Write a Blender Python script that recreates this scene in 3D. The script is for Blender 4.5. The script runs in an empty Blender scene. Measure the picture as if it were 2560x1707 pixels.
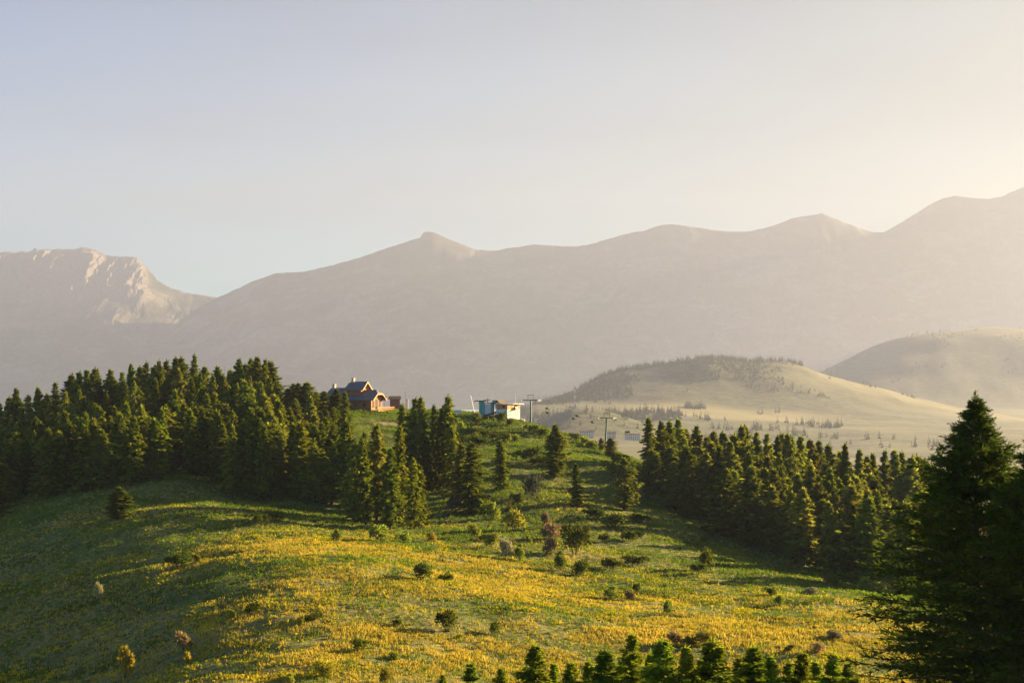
import bpy, math, random
import numpy as np
from mathutils import Vector, Matrix
R = math.radians
rng = np.random.default_rng(7)
random.seed(7)
sc = bpy.context.scene
col = sc.collection

# ------------------------------------------------------------------ camera
F = 50.0 / 36.0 * 2560          # focal length in photo pixels
CX, CY, HOR = 1280.0, 853.5, 970.0
PITCH = math.atan((HOR - CY) / F)
cp, sp = math.cos(PITCH), math.sin(PITCH)
def ray(px, py):
    xc = (px - CX) / F; zc = (CY - py) / F
    return np.array([xc, cp - sp * zc, sp + cp * zc])
def at(px, py, Y):
    d = ray(px, py); return d * (Y / d[1])
def project(x, y, z):
    f = y * cp + z * sp; u = -y * sp + z * cp
    return CX + F * x / f, CY - F * u / f
cam_d = bpy.data.cameras.new("camera"); cam = bpy.data.objects.new("camera", cam_d); col.objects.link(cam)
cam_d.lens = 50; cam_d.sensor_width = 36; cam_d.clip_start = 0.5; cam_d.clip_end = 60000
cam.rotation_euler = (R(90) + PITCH, 0, 0)
sc.camera = cam

# ------------------------------------------------------------------ light
SUN_AZ, SUN_EL = 61.0, 13.5      # azimuth from the view axis (+Y) towards +X
sun_d = bpy.data.lights.new("sun", 'SUN'); sun = bpy.data.objects.new("sun", sun_d); col.objects.link(sun)
sun_d.energy = 5.0; sun_d.angle = R(0.5); sun_d.color = (1.0, 0.735, 0.37)
sdir = Vector((math.sin(R(SUN_AZ)) * math.cos(R(SUN_EL)), math.cos(R(SUN_AZ)) * math.cos(R(SUN_EL)), math.sin(R(SUN_EL))))
sun.rotation_euler = sdir.to_track_quat('Z', 'Y').to_euler()
w = bpy.data.worlds.new("World"); sc.world = w; w.use_nodes = True
nt = w.node_tree; nt.nodes.clear()
sky = nt.nodes.new('ShaderNodeTexSky'); sky.sky_type = 'NISHITA'; sky.sun_disc = False
sky.sun_elevation = R(SUN_EL); sky.sun_rotation = R(SUN_AZ)
sky.altitude = 3000; sky.air_density = 0.6; sky.dust_density = 0.8; sky.ozone_density = 1.0
bg = nt.nodes.new('ShaderNodeBackground'); bg.inputs[1].default_value = 0.05
wo = nt.nodes.new('ShaderNodeOutputWorld')
tc = nt.nodes.new('ShaderNodeTexCoord')
dotn = nt.nodes.new('ShaderNodeVectorMath'); dotn.operation = 'DOT_PRODUCT'; dotn.inputs[1].default_value = tuple(sdir)
nt.links.new(tc.outputs['Generated'], dotn.inputs[0])
mr = nt.nodes.new('ShaderNodeMapRange'); mr.inputs[1].default_value = 0.05; mr.inputs[2].default_value = 0.80
nt.links.new(dotn.outputs['Value'], mr.inputs[0])
warm = nt.nodes.new('ShaderNodeMix'); warm.data_type = 'RGBA'      # dusty evening air: bluer away from the sun, creamier towards it
warm.inputs[7].default_value = (0.84, 0.57, 0.30, 1)
nt.links.new(mr.outputs[0], warm.inputs[0])
sep = nt.nodes.new('ShaderNodeSeparateXYZ'); nt.links.new(tc.outputs['Generated'], sep.inputs[0])
mz = nt.nodes.new('ShaderNodeMapRange'); mz.interpolation_type = 'SMOOTHSTEP'; mz.inputs[1].default_value = 0.05; mz.inputs[2].default_value = 0.27
nt.links.new(sep.outputs['Z'], mz.inputs[0])
cool = nt.nodes.new('ShaderNodeMix'); cool.data_type = 'RGBA'
cool.inputs[6].default_value = (1.0, 1.08, 0.85, 1); cool.inputs[7].default_value = (0.19, 0.56, 0.74, 1)
nt.links.new(mz.outputs[0], cool.inputs[0]); nt.links.new(cool.outputs[2], warm.inputs[6])
tint = nt.nodes.new('ShaderNodeMix'); tint.data_type = 'RGBA'; tint.blend_type = 'MULTIPLY'; tint.inputs[0].default_value = 1.0
nt.links.new(sky.outputs[0], tint.inputs[6]); nt.links.new(warm.outputs[2], tint.inputs[7])
mp_ = nt.nodes.new('ShaderNodeMapping'); mp_.inputs['Rotation'].default_value = (0, R(-14), 0); mp_.inputs['Scale'].default_value = (2.2, 2.2, 15.0)
cn = nt.nodes.new('ShaderNodeTexNoise'); cn.inputs['Scale'].default_value = 1.6; cn.inputs['Detail'].default_value = 3.0; cn.inputs['Roughness'].default_value = 0.45
nt.links.new(tc.outputs['Generated'], mp_.inputs[0]); nt.links.new(mp_.outputs[0], cn.inputs['Vector'])
cr_ = nt.nodes.new('ShaderNodeMapRange'); cr_.inputs[1].default_value = 0.3; cr_.inputs[2].default_value = 0.7; cr_.inputs[3].default_value = 0.93; cr_.inputs[4].default_value = 1.10
nt.links.new(cn.outputs[0], cr_.inputs[0])
wisp = nt.nodes.new('ShaderNodeMix'); wisp.data_type = 'RGBA'; wisp.blend_type = 'MULTIPLY'; wisp.inputs[0].default_value = 1.0
nt.links.new(tint.outputs[2], wisp.inputs[6]); nt.links.new(cr_.outputs[0], wisp.inputs[7]); nt.links.new(wisp.outputs[2], bg.inputs[0])
nt.links.new(bg.outputs[0], wo.inputs[0])
sc.view_settings.view_transform = 'Standard'; sc.view_settings.look = 'None'; sc.view_settings.gamma = 1
sc.view_settings.exposure = 3.05
sc.render.engine = 'CYCLES'
sc.cycles.max_bounces = 6; sc.cycles.diffuse_bounces = 2; sc.cycles.glossy_bounces = 2
sc.cycles.transmission_bounces = 3; sc.cycles.volume_bounces = 0; sc.cycles.transparent_max_bounces = 4
sc.cycles.use_denoising = True

# ------------------------------------------------------------------ numeric noise
def _hash(ix, iy, s):
    h = (ix.astype(np.int64) * 374761393 + iy.astype(np.int64) * 668265263 + s * 1274126177) & 0xffffffff
    h = ((h ^ (h >> 13)) * 1274126177) & 0xffffffff
    return ((h ^ (h >> 16)) & 0xffff) / 65535.0
def vnoise(x, y, s=0):
    x = np.asarray(x, float); y = np.asarray(y, float)
    ix = np.floor(x); iy = np.floor(y); fx = x - ix; fy = y - iy
    fx = fx * fx * (3 - 2 * fx); fy = fy * fy * (3 - 2 * fy)
    a = _hash(ix, iy, s); b = _hash(ix + 1, iy, s); c = _hash(ix, iy + 1, s); d = _hash(ix + 1, iy + 1, s)
    return (a * (1 - fx) + b * fx) * (1 - fy) + (c * (1 - fx) + d * fx) * fy      # 0..1
def fbm(x, y, o=4, s=0, g=0.5):
    t = 0; a = 1; n = 0
    for k in range(o):
        t = t + a * vnoise(x * 2 ** k, y * 2 ** k, s + k * 17); n += a; a *= g
    return t / n
def ridged(x, y, o=5, s=0, g=0.55):
    t = 0; a = 1; n = 0
    for k in range(o):
        t = t + a * (1 - np.abs(2 * vnoise(x * 2 ** k, y * 2 ** k, s + k * 17) - 1)); n += a; a *= g
    return t / n
def sstep(a, b, x):
    t = np.clip((x - a) / (b - a), 0, 1); return t * t * (3 - 2 * t)

# ------------------------------------------------------------------ mesh helpers
def mesh_np(name, V, Fc, attrs=None, smooth=False):
    """V (n,3); Fc (m,k) one polygon size"""
    V = np.ascontiguousarray(V, np.float32); Fc = np.ascontiguousarray(Fc, np.int32)
    me = bpy.data.meshes.new(name); m, k = Fc.shape
    me.vertices.add(len(V)); me.vertices.foreach_set('co', V.ravel())
    me.loops.add(m * k); me.loops.foreach_set('vertex_index', Fc.ravel())
    me.polygons.add(m); me.polygons.foreach_set('loop_start', np.arange(m, dtype=np.int32) * k)
    if smooth: me.polygons.foreach_set('use_smooth', np.ones(m, bool))
    for an, av in (attrs or {}).items():
        a = me.attributes.new(an, 'FLOAT', 'POINT'); a.data.foreach_set('value', np.ascontiguousarray(av, np.float32))
    me.update(calc_edges=True); me.validate()
    return me
def link(name, me, mat=None, parent=None, loc=None):
    o = bpy.data.objects.new(name, me); col.objects.link(o)
    if mat is not None and not me.materials: me.materials.append(mat)
    if parent is not None: o.parent = parent
    if loc is not None: o.location = loc
    return o
def tag(o, label=None, cat=None, group=None, kind=None):
    if label: o['label'] = label
    if cat: o['category'] = cat
    if group: o['group'] = group
    if kind: o['kind'] = kind
    return o
def empty(name, loc=(0, 0, 0), rz=0.0):
    o = bpy.data.objects.new(name, None); col.objects.link(o); o.location = loc; o.rotation_euler = (0, 0, rz)
    o.empty_display_size = 0.3
    return o
class MB:
    def __init__(s): s.v = []; s.f = []
    def poly(s, pts):
        n = len(s.v); s.v += [tuple(p) for p in pts]; s.f.append(tuple(range(n, n + len(pts)))); return s
    def box(s, x0, x1, y0, y1, z0, z1):
        n = len(s.v)
        s.v += [(x0, y0, z0), (x1, y0, z0), (x1, y1, z0), (x0, y1, z0), (x0, y0, z1), (x1, y0, z1), (x1, y1, z1), (x0, y1, z1)]
        s.f += [tuple(n + i for i in q) for q in ((0, 3, 2, 1), (4, 5, 6, 7), (0, 1, 5, 4), (1, 2, 6, 5), (2, 3, 7, 6), (3, 0, 4, 7))]
        return s
    def tube(s, p, q, r0, r1=None, n=6):
        r1 = r0 if r1 is None else r1
        p = Vector(p); q = Vector(q); d = (q - p).normalized()
        a = d.orthogonal().normalized(); b = d.cross(a); k = len(s.v)
        for c, r in ((p, r0), (q, r1)):
            for i in range(n):
                t = 2 * math.pi * i / n; s.v.append(tuple(c + a * (r * math.cos(t)) + b * (r * math.sin(t))))
        for i in range(n):
            j = (i + 1) % n; s.f.append((k + i, k + j, k + n + j, k + n + i))
        s.f.append(tuple(k + i for i in reversed(range(n)))); s.f.append(tuple(k + n + i for i in range(n)))
        return s
    def prism_x(s, yz, x0, x1):
        """polygon in (y,z), extruded along x"""
        n = len(s.v); m = len(yz)
        s.v += [(x0, y, z) for y, z in yz] + [(x1, y, z) for y, z in yz]
        s.f.append(tuple(n + i for i in reversed(range(m)))); s.f.append(tuple(n + m + i for i in range(m)))
        for i in range(m):
            j = (i + 1) % m; s.f.append((n + i, n + j, n + m + j, n + m + i))
        return s
    def slab(s, top, faces, th):
        """top surface given by verts and faces, thickened downwards"""
        n = len(s.v); m = len(top)
        s.v += [tuple(p) for p in top] + [(p[0], p[1], p[2] - th) for p in top]
        edges = {}
        for f in faces:
            s.f.append(tuple(n + i for i in f)); s.f.append(tuple(n + m + i for i in reversed(f)))
            for a, b in zip(f, f[1:] + f[:1]): edges[(a, b)] = 1
        for a, b in edges:
            if (b, a) not in edges: s.f.append((n + b, n + a, n + m + a, n + m + b))
        return s
    def build(s, name, mat, parent=None, smooth=False):
        me = bpy.data.meshes.new(name); me.from_pydata(s.v, [], s.f); me.update()
        if smooth:
            for p in me.polygons: p.use_smooth = True
        return link(name, me, mat, parent)

# ------------------------------------------------------------------ materials
def nodes(name):
    m = bpy.data.materials.new(name); m.use_nodes = True; t = m.node_tree; t.nodes.clear()
    out = t.nodes.new('ShaderNodeOutputMaterial')
    return m, t, out
def N(t, typ, **kw):
    n = t.nodes.new(typ)
    for k, v in kw.items():
        if k.startswith('i_'):
            key = k[2:]; key = int(key) if key.isdigit() else key
            n.inputs[key].default_value = v
        else: setattr(n, k, v)
    return n
def rgb(c): return (c[0], c[1], c[2], 1.0)
def ramp(t, fac, stops):
    r = t.nodes.new('ShaderNodeValToRGB'); e = r.color_ramp.elements
    while len(e) < len(stops): e.new(0.5)
    for el, (p, c) in zip(e, stops): el.position = p; el.color = rgb(c)
    t.links.new(fac, r.inputs[0]); return r.outputs[0]
def mixc(t, fac, a, b, mode='MIX'):
    n = t.nodes.new('ShaderNodeMix'); n.data_type = 'RGBA'; n.blend_type = mode
    for s, v in ((n.inputs[0], fac), (n.inputs[6], a), (n.inputs[7], b)):
        if hasattr(v, 'links'): t.links.new(v, s)
        elif isinstance(v, (int, float)): s.default_value = v
        else: s.default_value = rgb(v)
    return n.outputs[2]
def noise(t, scale, detail=4, coord='Object', rough=0.6, vec=None, stretch=None):
    n = N(t, 'ShaderNodeTexNoise', i_Scale=scale, i_Detail=detail, i_Roughness=rough)
    tc = t.nodes.new('ShaderNodeTexCoord'); o = tc.outputs[coord]
    if stretch:
        mp = t.nodes.new('ShaderNodeMapping'); mp.inputs['Scale'].default_value = stretch
        t.links.new(o, mp.inputs[0]); o = mp.outputs[0]
    t.links.new(o, n.inputs['Vector'])
    return n.outputs[0]
def plain(name, c, c2=None, scale=3.0, rough=0.8, bump=0.0, metal=0.0, stretch=None):
    m, t, out = nodes(name)
    p = N(t, 'ShaderNodeBsdfPrincipled', i_Roughness=rough, i_Metallic=metal)
    if c2 is None: c2 = tuple(v * 0.7 for v in c)
    f = noise(t, scale, 5, stretch=stretch)
    t.links.new(ramp(t, f, [(0.35, c2), (0.65, c)]), p.inputs['Base Color'])
    if bump:
        b = N(t, 'ShaderNodeBump', i_Strength=bump, i_Distance=0.1); t.links.new(f, b.inputs['Height']); t.links.new(b.outputs[0], p.inputs['Normal'])
    t.links.new(p.outputs[0], out.inputs[0]); return m
def foliage(name, c, c2, trans=0.3, var=0.35, tint=None):
    """leaf colour varied by tree (object random) and by clump (attribute «v»)"""
    m, t, out = nodes(name)
    oi = N(t, 'ShaderNodeObjectInfo'); at_ = N(t, 'ShaderNodeAttribute', attribute_name='v')
    base = mixc(t, at_.outputs['Fac'], c2, c)
    hsv = N(t, 'ShaderNodeHueSaturation')
    mh = N(t, 'ShaderNodeMapRange', i_3=0.485, i_4=0.52); t.links.new(oi.outputs['Random'], mh.inputs[0]); t.links.new(mh.outputs[0], hsv.inputs['Hue'])
    mu = N(t, 'ShaderNodeMath', operation='MULTIPLY', i_1=7.31); t.links.new(oi.outputs['Random'], mu.inputs[0])
    fr = N(t, 'ShaderNodeMath', operation='FRACT'); t.links.new(mu.outputs[0], fr.inputs[0])
    mv = N(t, 'ShaderNodeMapRange', i_3=1 - var, i_4=1 + var); t.links.new(fr.outputs[0], mv.inputs[0]); t.links.new(mv.outputs[0], hsv.inputs['Value'])
    t.links.new(base, hsv.inputs['Color'])
    d = N(t, 'ShaderNodeBsdfDiffuse'); tr = N(t, 'ShaderNodeBsdfTranslucent'); mx = N(t, 'ShaderNodeMixShader', i_0=trans)
    t.links.new(hsv.outputs[0], d.inputs[0]); t.links.new(hsv.outputs[0], tr.inputs[0])
    t.links.new(d.outputs[0], mx.inputs[1]); t.links.new(tr.outputs[0], mx.inputs[2]); t.links.new(mx.outputs[0], out.inputs[0])
    return m
M = {}
M['bark'] = plain('bark', (0.10, 0.07, 0.045), (0.05, 0.035, 0.025), 2.0, 0.95)
M['deadwood'] = plain('grey_deadwood', (0.22, 0.18, 0.15), (0.12, 0.10, 0.085), 2.0, 0.95)
M['spruce'] = foliage('spruce_needles', (0.180, 0.205, 0.012), (0.060, 0.074, 0.007), 0.44)
M['larch'] = foliage('larch_needles', (0.225, 0.235, 0.026), (0.110, 0.122, 0.014), 0.48)
M['near_spruce'] = foliage('near_spruce_needles', (0.082, 0.126, 0.015), (0.034, 0.058, 0.009), 0.36, 0.05)
M['young'] = foliage('young_pine_needles', (0.270, 0.325, 0.022), (0.140, 0.185, 0.014), 0.52, 0.2)
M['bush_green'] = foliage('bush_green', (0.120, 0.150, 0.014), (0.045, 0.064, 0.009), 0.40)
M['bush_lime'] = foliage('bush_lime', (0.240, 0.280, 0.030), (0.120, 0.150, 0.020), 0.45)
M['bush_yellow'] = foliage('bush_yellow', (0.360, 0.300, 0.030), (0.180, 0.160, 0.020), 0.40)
M['bush_rust'] = foliage('bush_rust', (0.290, 0.205, 0.095), (0.180, 0.130, 0.060), 0.30)
M['bush_pale'] = foliage('bush_pale', (0.360, 0.330, 0.160), (0.200, 0.195, 0.095), 0.30)
M['bush_grey'] = foliage('bush_grey', (0.140, 0.145, 0.085), (0.080, 0.085, 0.050), 0.20)
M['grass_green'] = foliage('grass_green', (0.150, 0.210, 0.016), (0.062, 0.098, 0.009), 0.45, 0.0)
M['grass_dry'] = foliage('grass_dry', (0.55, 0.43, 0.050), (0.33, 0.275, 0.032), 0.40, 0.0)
M['flower'] = foliage('flower_yellow', (0.58, 0.44, 0.016), (0.32, 0.28, 0.016), 0.35, 0.0)
M['far_tree'] = foliage('far_tree', (0.085, 0.092, 0.032), (0.050, 0.060, 0.020), 0.25, 0.0)

# ------------------------------------------------------------------ the near hill: heights through known points (thin plate spline)
PP = []      # world points x, y, z
def cpt(px, py, Y): PP.append(at(px, py, Y))
def cz(px, Y, z): PP.append(np.array([(px - CX) / F * Y, Y, z]))
for q in [(0,1707,184),(320,1707,166),(640,1707,146),(960,1707,149),(1280,1707,157),(1600,1707,162),(1900,1707,163),(2200,1707,160),(2560,1707,156),
          (0,1500,234),(300,1500,214),(640,1550,177),(1000,1560,177),(1280,1580,181),(1600,1590,185),(1900,1590,188),(2200,1580,192),
          (0,1400,262),(200,1400,247),(440,1380,239),(640,1400,216),(900,1420,211),(1200,1450,220),(1500,1470,225),(1900,1480,230),(2150,1500,220),
          (0,1335,288),(220,1300,278),(440,1280,270),(700,1320,260),(900,1345,255),
          (0,1300,308),(96,1262,305),(191,1246,302),(268,1233,302),(344,1218,302),(417,1208,302),(497,1223,303),(574,1243,303),(650,1254,303),(765,1262,303),(861,1288,296),
          (1035,1317,282),(1110,1222,326),(1181,1276,302),(1253,1224,324),(1385,1192,345),(1442,1264,312),(1560,1274,316),(1620,1192,362),
          (1350,1330,282),(1500,1360,272),(1700,1380,275),(1850,1410,268),
          (1290,1047,432),(1340,1063,434),(1390,1076,434),(1440,1090,434),(1520,1125,430),(1590,1145,425),(1200,1075,415),(1250,1100,400),(1400,1120,400),
          (1633,1268,332),(1800,1335,316),(1950,1402,296),(2100,1450,278),(2250,1480,262),
          (870,1024,448),(990,1028,452),(980,1036,440),(930,1062,418),(1020,1066,420),(1060,1040,440),(1130,1036,442),(1180,1040,436),(1100,1120,380),(1010,1120,385)]:
    cpt(*q)
for q in [(0,345,-27.5),(0,430,-24),(0,490,-34),(240,345,-19),(240,400,-15),(240,440,-13),(240,500,-20),(440,345,-19),(440,400,-13),(440,440,-9.5),(440,500,-15),
          (650,345,-20),(650,395,-13),(650,440,-7.5),(650,500,-12),(800,350,-19),(800,400,-11.5),(850,470,-6.8),(850,520,-13),(1000,470,-7.2),(1000,530,-16),
          (1200,470,-9),(1200,530,-22),(1400,470,-20),(1400,530,-34),(1600,460,-27),(1600,530,-44),
          (1800,360,-31),(1800,410,-31),(2000,350,-35),(2000,400,-36),(2200,330,-38),(2200,390,-41),(2500,300,-40),(2500,380,-46),(2400,220,-36),
          (1800,500,-48),(2100,480,-55),(2500,480,-62),(-500,300,-36),(-500,200,-40),(-500,400,-34),(-500,480,-42),(3100,300,-42),(3100,200,-36),(3100,420,-52),
          (1280,12,-4.2),(1280,30,-8.8),(1280,55,-15.2),(1280,75,-20.2),(1280,110,-28.0),(1280,130,-30.6),
          (2438,56,-16.3),(2900,56,-16.0),(0,75,-20.5),(0,110,-30),(2438,75,-20.5),(2438,110,-28.5),(3300,90,-24),(-700,90,-24),(-900,140,-36),(3500,140,-32)]:
    cz(*q)
for x, y, z in [(0,0,-1.75),(-30,0,-2.2),(30,0,-1.9),(0,-40,4),(-60,-40,4),(60,-40,4),(-90,40,-11),(90,40,-11),(0,620,-60),(-200,620,-70),(200,620,-90),(-220,560,-50),(-330,300,-40),(330,300,-50),(-330,50,-16),(330,50,-18),(-330,620,-90),(330,620,-100),(0,720,-110),(-330,720,-120),(330,720,-130)]:
    PP.append(np.array([x, y, z], float))
PP = np.array(PP)
def tps_phi(r2): return 0.5 * r2 * np.log(r2 + 1e-9)
_P = PP[:, :2] / 100.0
_n = len(_P)
_A = np.zeros((_n + 3, _n + 3))
_A[:_n, :_n] = tps_phi(((_P[:, None] - _P[None]) ** 2).sum(-1)) + np.eye(_n) * 0.004
_A[:_n, _n] = 1; _A[:_n, _n + 1:] = _P; _A[_n:, :_n] = _A[:_n, _n:].T
_W = np.linalg.solve(_A, np.r_[PP[:, 2], 0, 0, 0])
def ground(x, y, detail=True):
    x = np.atleast_1d(np.asarray(x, float)); y = np.atleast_1d(np.asarray(y, float))
    sh = x.shape; q = np.c_[x.ravel(), y.ravel()] / 100.0
    z = np.empty(len(q))
    for i in range(0, len(q), 20000):
        b = q[i:i + 20000]
        z[i:i + 20000] = tps_phi(((b[:, None] - _P[None]) ** 2).sum(-1)) @ _W[:_n] + _W[_n] + b @ _W[_n + 1:]
    z = z.reshape(sh)
    return z
GX = np.arange(-340, 341, 4.0); GY = np.arange(-44, 721, 4.0)
gx, gy = np.meshgrid(GX, GY); gz = ground(gx, gy, False)
def up2(a):          # halve the grid step with a cubic midpoint rule
    def mid(b):
        p_ = np.pad(b, ((1, 1), (0, 0)), mode='reflect', reflect_type='odd'); m_ = (-p_[:-3] + 9 * p_[1:-2] + 9 * p_[2:-1] - p_[3:]) / 16
        o_ = np.empty((2 * len(b) - 1, b.shape[1])); o_[::2] = b; o_[1::2] = m_; return o_
    return mid(mid(a).T).T
gz = up2(up2(gz)); GS = 1.0
GX = np.linspace(GX[0], GX[-1], gz.shape[1]); GY = np.linspace(GY[0], GY[-1], gz.shape[0]); gx, gy = np.meshgrid(GX, GY)
def hummocks(x, y):
    p = CX + F * x / np.maximum(y, 30)
    a = sstep(90, 150, y) * sstep(520, 420, y); left = sstep(1000, 350, p) * sstep(300, 270, y)
    z = a * ((fbm(x / 24, y / 24, 3, 5) - 0.5) * 1.5 + (fbm(x / 7.5, y / 6.0, 2, 9) - 0.5) * (0.55 + 0.75 * left) + (fbm(x / 2.6, y / 2.2, 3, 15) - 0.5) * (0.40 + 0.25 * left))
    return z
gz = gz + hummocks(gx, gy)
def gh(x, y):
    """height of the hill mesh by bilinear lookup"""
    x = np.asarray(x, float); y = np.asarray(y, float)
    fx = np.clip((x - GX[0]) / GS, 0, len(GX) - 1.001); fy = np.clip((y - GY[0]) / GS, 0, len(GY) - 1.001)
    ix = fx.astype(int); iy = fy.astype(int); fx = fx - ix; fy = fy - iy
    return (gz[iy, ix] * (1 - fx) + gz[iy, ix + 1] * fx) * (1 - fy) + (gz[iy + 1, ix] * (1 - fx) + gz[iy + 1, ix + 1] * fx) * fy
def hit(px, py, y0=110.0, y1=520.0):
    """where the sight line through a photo point meets the hill"""
    d = ray(px, py); ys = np.arange(y0, y1, 0.5); ts = ys / d[1]
    below = d[2] * ts <= gh(d[0] * ts, ys)
    k = int(np.argmax(below)) if below.any() else int(np.argmin(d[2] * ts - gh(d[0] * ts, ys)))
    x, y = d[0] * ts[k], ys[k]
    return np.array([x, y, float(gh(x, y))])
def grid_faces(nr, nc):
    a = np.arange(nr * nc).reshape(nr, nc)
    return np.stack([a[:-1, :-1], a[:-1, 1:], a[1:, 1:], a[1:, :-1]], -1).reshape(-1, 4)

m, t, out = nodes('meadow_ground')
p = N(t, 'ShaderNodeBsdfPrincipled', i_Roughness=0.95)
n1 = noise(t, 0.06, 5); n2 = noise(t, 0.9, 6)
c1 = ramp(t, n1, [(0.40, (0.095, 0.118, 0.013)), (0.62, (0.220, 0.190, 0.032))])
c2 = ramp(t, n2, [(0.35, (0.45, 0.45, 0.42)), (0.7, (1.2, 1.2, 1.1))])
base = mixc(t, 1.0, c1, c2, 'MULTIPLY')
bare = N(t, 'ShaderNodeAttribute', attribute_name='bare')
n3 = noise(t, 0.5, 5)
soil = ramp(t, n3, [(0.4, (0.17, 0.11, 0.08)), (0.6, (0.30, 0.22, 0.16))])
t.links.new(mixc(t, bare.outputs['Fac'], base, soil), p.inputs['Base Color'])
b = N(t, 'ShaderNodeBump', i_Strength=0.8, i_Distance=0.35); t.links.new(n2, b.inputs['Height']); t.links.new(b.outputs[0], p.inputs['Normal'])
t.links.new(p.outputs[0], out.inputs[0]); M['meadow'] = m
def blob(cx, cy, rx, ry):
    return sstep(1.15, 0.75, np.sqrt(((gx - cx) / rx) ** 2 + ((gy - cy) / ry) ** 2) + (fbm(gx / 4, gy / 4, 3, 33) - 0.5) * 0.6)
bankp = hit(1010, 1064); 
bare_v = np.maximum(blob(bankp[0] - 2, bankp[1] + 1, 8, 3.2), 0)
gmesh = mesh_np('ground', np.stack([gx, gy, gz], -1).reshape(-1, 3), grid_faces(len(GY), len(GX)), {'bare': bare_v.ravel()}, smooth=True)
tag(link('ground', gmesh, M['meadow']), kind='structure')

# ------------------------------------------------------------------ valley and middle hills (polar grid)
def prof(xs, pairs):
    pairs = sorted(pairs); return np.interp(xs, [a for a, _ in pairs], [b for _, b in pairs])
def smooth_row(v, k):
    if k < 2: return v
    ker = np.hanning(k + 2)[1:-1]; ker /= ker.sum()
    return np.convolve(np.pad(v, k, mode='edge'), ker, 'same')[k:-k]
NPX = 700
pxs = np.linspace(-330, 2890, NPX)
rows = [
 (430, [(-330,1640),(2890,1640)]),
 (620, [(-330,1260),(1200,1240),(2890,1260)]),
 (1300, [(-330,1120),(1200,1116),(1400,1098),(1640,1098),(1800,1126),(2100,1142),(2560,1150),(2890,1150)]),
 (1500, [(-330,1100),(1200,1095),(1290,1078),(1340,1062),(1385,1040),(1440,1022),(1500,1026),(1560,1040),(1640,1066),(1700,1092),(1900,1112),(2100,1120),(2560,1125),(2890,1125)]),
 (1680, [(-330,1100),(1200,1085),(1440,1060),(1600,1066),(1700,1068),(1900,1088),(2100,1094),(2560,1094),(2890,1094)]),
 (1880, [(-330,1090),(1200,1068),(1330,1046),(1440,1036),(1560,1036),(1700,1040),(1900,1055),(2100,1068),(2560,1074),(2890,1074)]),
 (2120, [(-330,1080),(1200,1050),(1330,1012),(1440,1009),(1560,1012),(1650,1012),(1750,1018),(1850,1026),(2000,1035),(2100,1041),(2300,1050),(2560,1062),(2890,1066)]),
 (2600, [(-330,1070),(1100,1060),(1200,1050),(1280,1034),(1350,1010),(1448,968),(1502,934),(1567,912),(1654,905),(1741,886),(1807,882),(1861,890),(1920,890),(1965,894),(2003,910),(2068,936),(2177,969),(2286,999),(2395,1023),(2560,1050),(2890,1070)]),
 (3100, [(-330,1060),(1200,1055),(1600,1000),(1900,980),(2300,1030),(2890,1060)]),
 (4200, [(-330,1050),(1500,1045),(1800,1010),(1950,975),(2050,938),(2101,912),(2177,871),(2264,844),(2351,829),(2460,823),(2560,823),(2890,835)]),
 (5200, [(-330,1040),(1500,1035),(2000,980),(2890,930)]),
 (6500, [(-330,1040),(2890,1020)]),
]
MS = 2.5      # the middle distance starts this much farther out than the row figures
rowY = np.array([r[0] if r[0] < 1000 else r[0] * MS for r in rows], float)
rowP = np.array([smooth_row(prof(pxs, r[1]), 13) for r in rows])
VY = np.unique(np.round(np.concatenate([np.linspace(430, 2900, 25), np.linspace(2900, 2700 * MS, 160), np.linspace(2700 * MS, 16400, 90)]), 1))
def pchip(xk, Yk, x):
    h = np.diff(xk)[:, None]; d = np.diff(Yk, axis=0) / h
    mm = np.zeros_like(Yk)
    for i in range(1, len(xk) - 1):
        same = d[i - 1] * d[i] > 0
        mm[i] = np.where(same, 2 * d[i - 1] * d[i] / np.where(same, d[i - 1] + d[i], 1), 0)
    mm[0] = d[0]; mm[-1] = d[-1]
    i = np.clip(np.searchsorted(xk, x) - 1, 0, len(xk) - 2); hh = h[i, 0][:, None]; s = ((x - xk[i]) / h[i, 0])[:, None]
    return ((1 + 2 * s) * (1 - s) ** 2) * Yk[i] + s * (1 - s) ** 2 * hh * mm[i] + s * s * (3 - 2 * s) * Yk[i + 1] + s * s * (s - 1) * hh * mm[i + 1]
rowZ = np.array([[at(pxs[j], rowP[i, j], rowY[i])[2] for j in range(NPX)] for i in range(len(rowY))])
vz = pchip(rowY, rowZ, VY)
vu = (pxs - CX) / F
vx = vu[None] * VY[:, None]; vy = np.repeat(VY[:, None], NPX, 1)
vyn = vy / MS; vxn = vx / MS
vz = vz + MS * ((fbm(vxn / 260, vyn / 260, 5, 21) - 0.5) * 16 * sstep(900, 1400, vyn) + (ridged(vxn / 420, vyn / 420, 4, 25) - 0.6) * 22 * sstep(2150, 2500, vyn))
def vh(px, Y):
    fx = np.clip((px - pxs[0]) / (pxs[1] - pxs[0]), 0, NPX - 1.001); j = int(fx); fx -= j
    i = int(np.clip(np.searchsorted(VY, Y) - 1, 0, len(VY) - 2)); fy = (Y - VY[i]) / (VY[i + 1] - VY[i])
    return (vz[i, j] * (1 - fx) + vz[i, j + 1] * fx) * (1 - fy) + (vz[i + 1, j] * (1 - fx) + vz[i + 1, j + 1] * fx) * fy
PX2 = np.repeat(pxs[None], len(VY), 0)
hay = sstep(1860, 1930, vyn) * sstep(2190, 2110, vyn) * sstep(1500, 1600, PX2) * sstep(2150, 1950, PX2)
hay = np.maximum(hay, sstep(2300, 2450, vyn) * sstep(2640, 2600, vyn) * sstep(1950, 2120, PX2) * 0.6)
hay = np.maximum(hay, 0.35 * sstep(0.56, 0.66, fbm(vxn / 160, vyn / 160, 3, 41)))
m, t, out = nodes('valley_ground')
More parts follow.
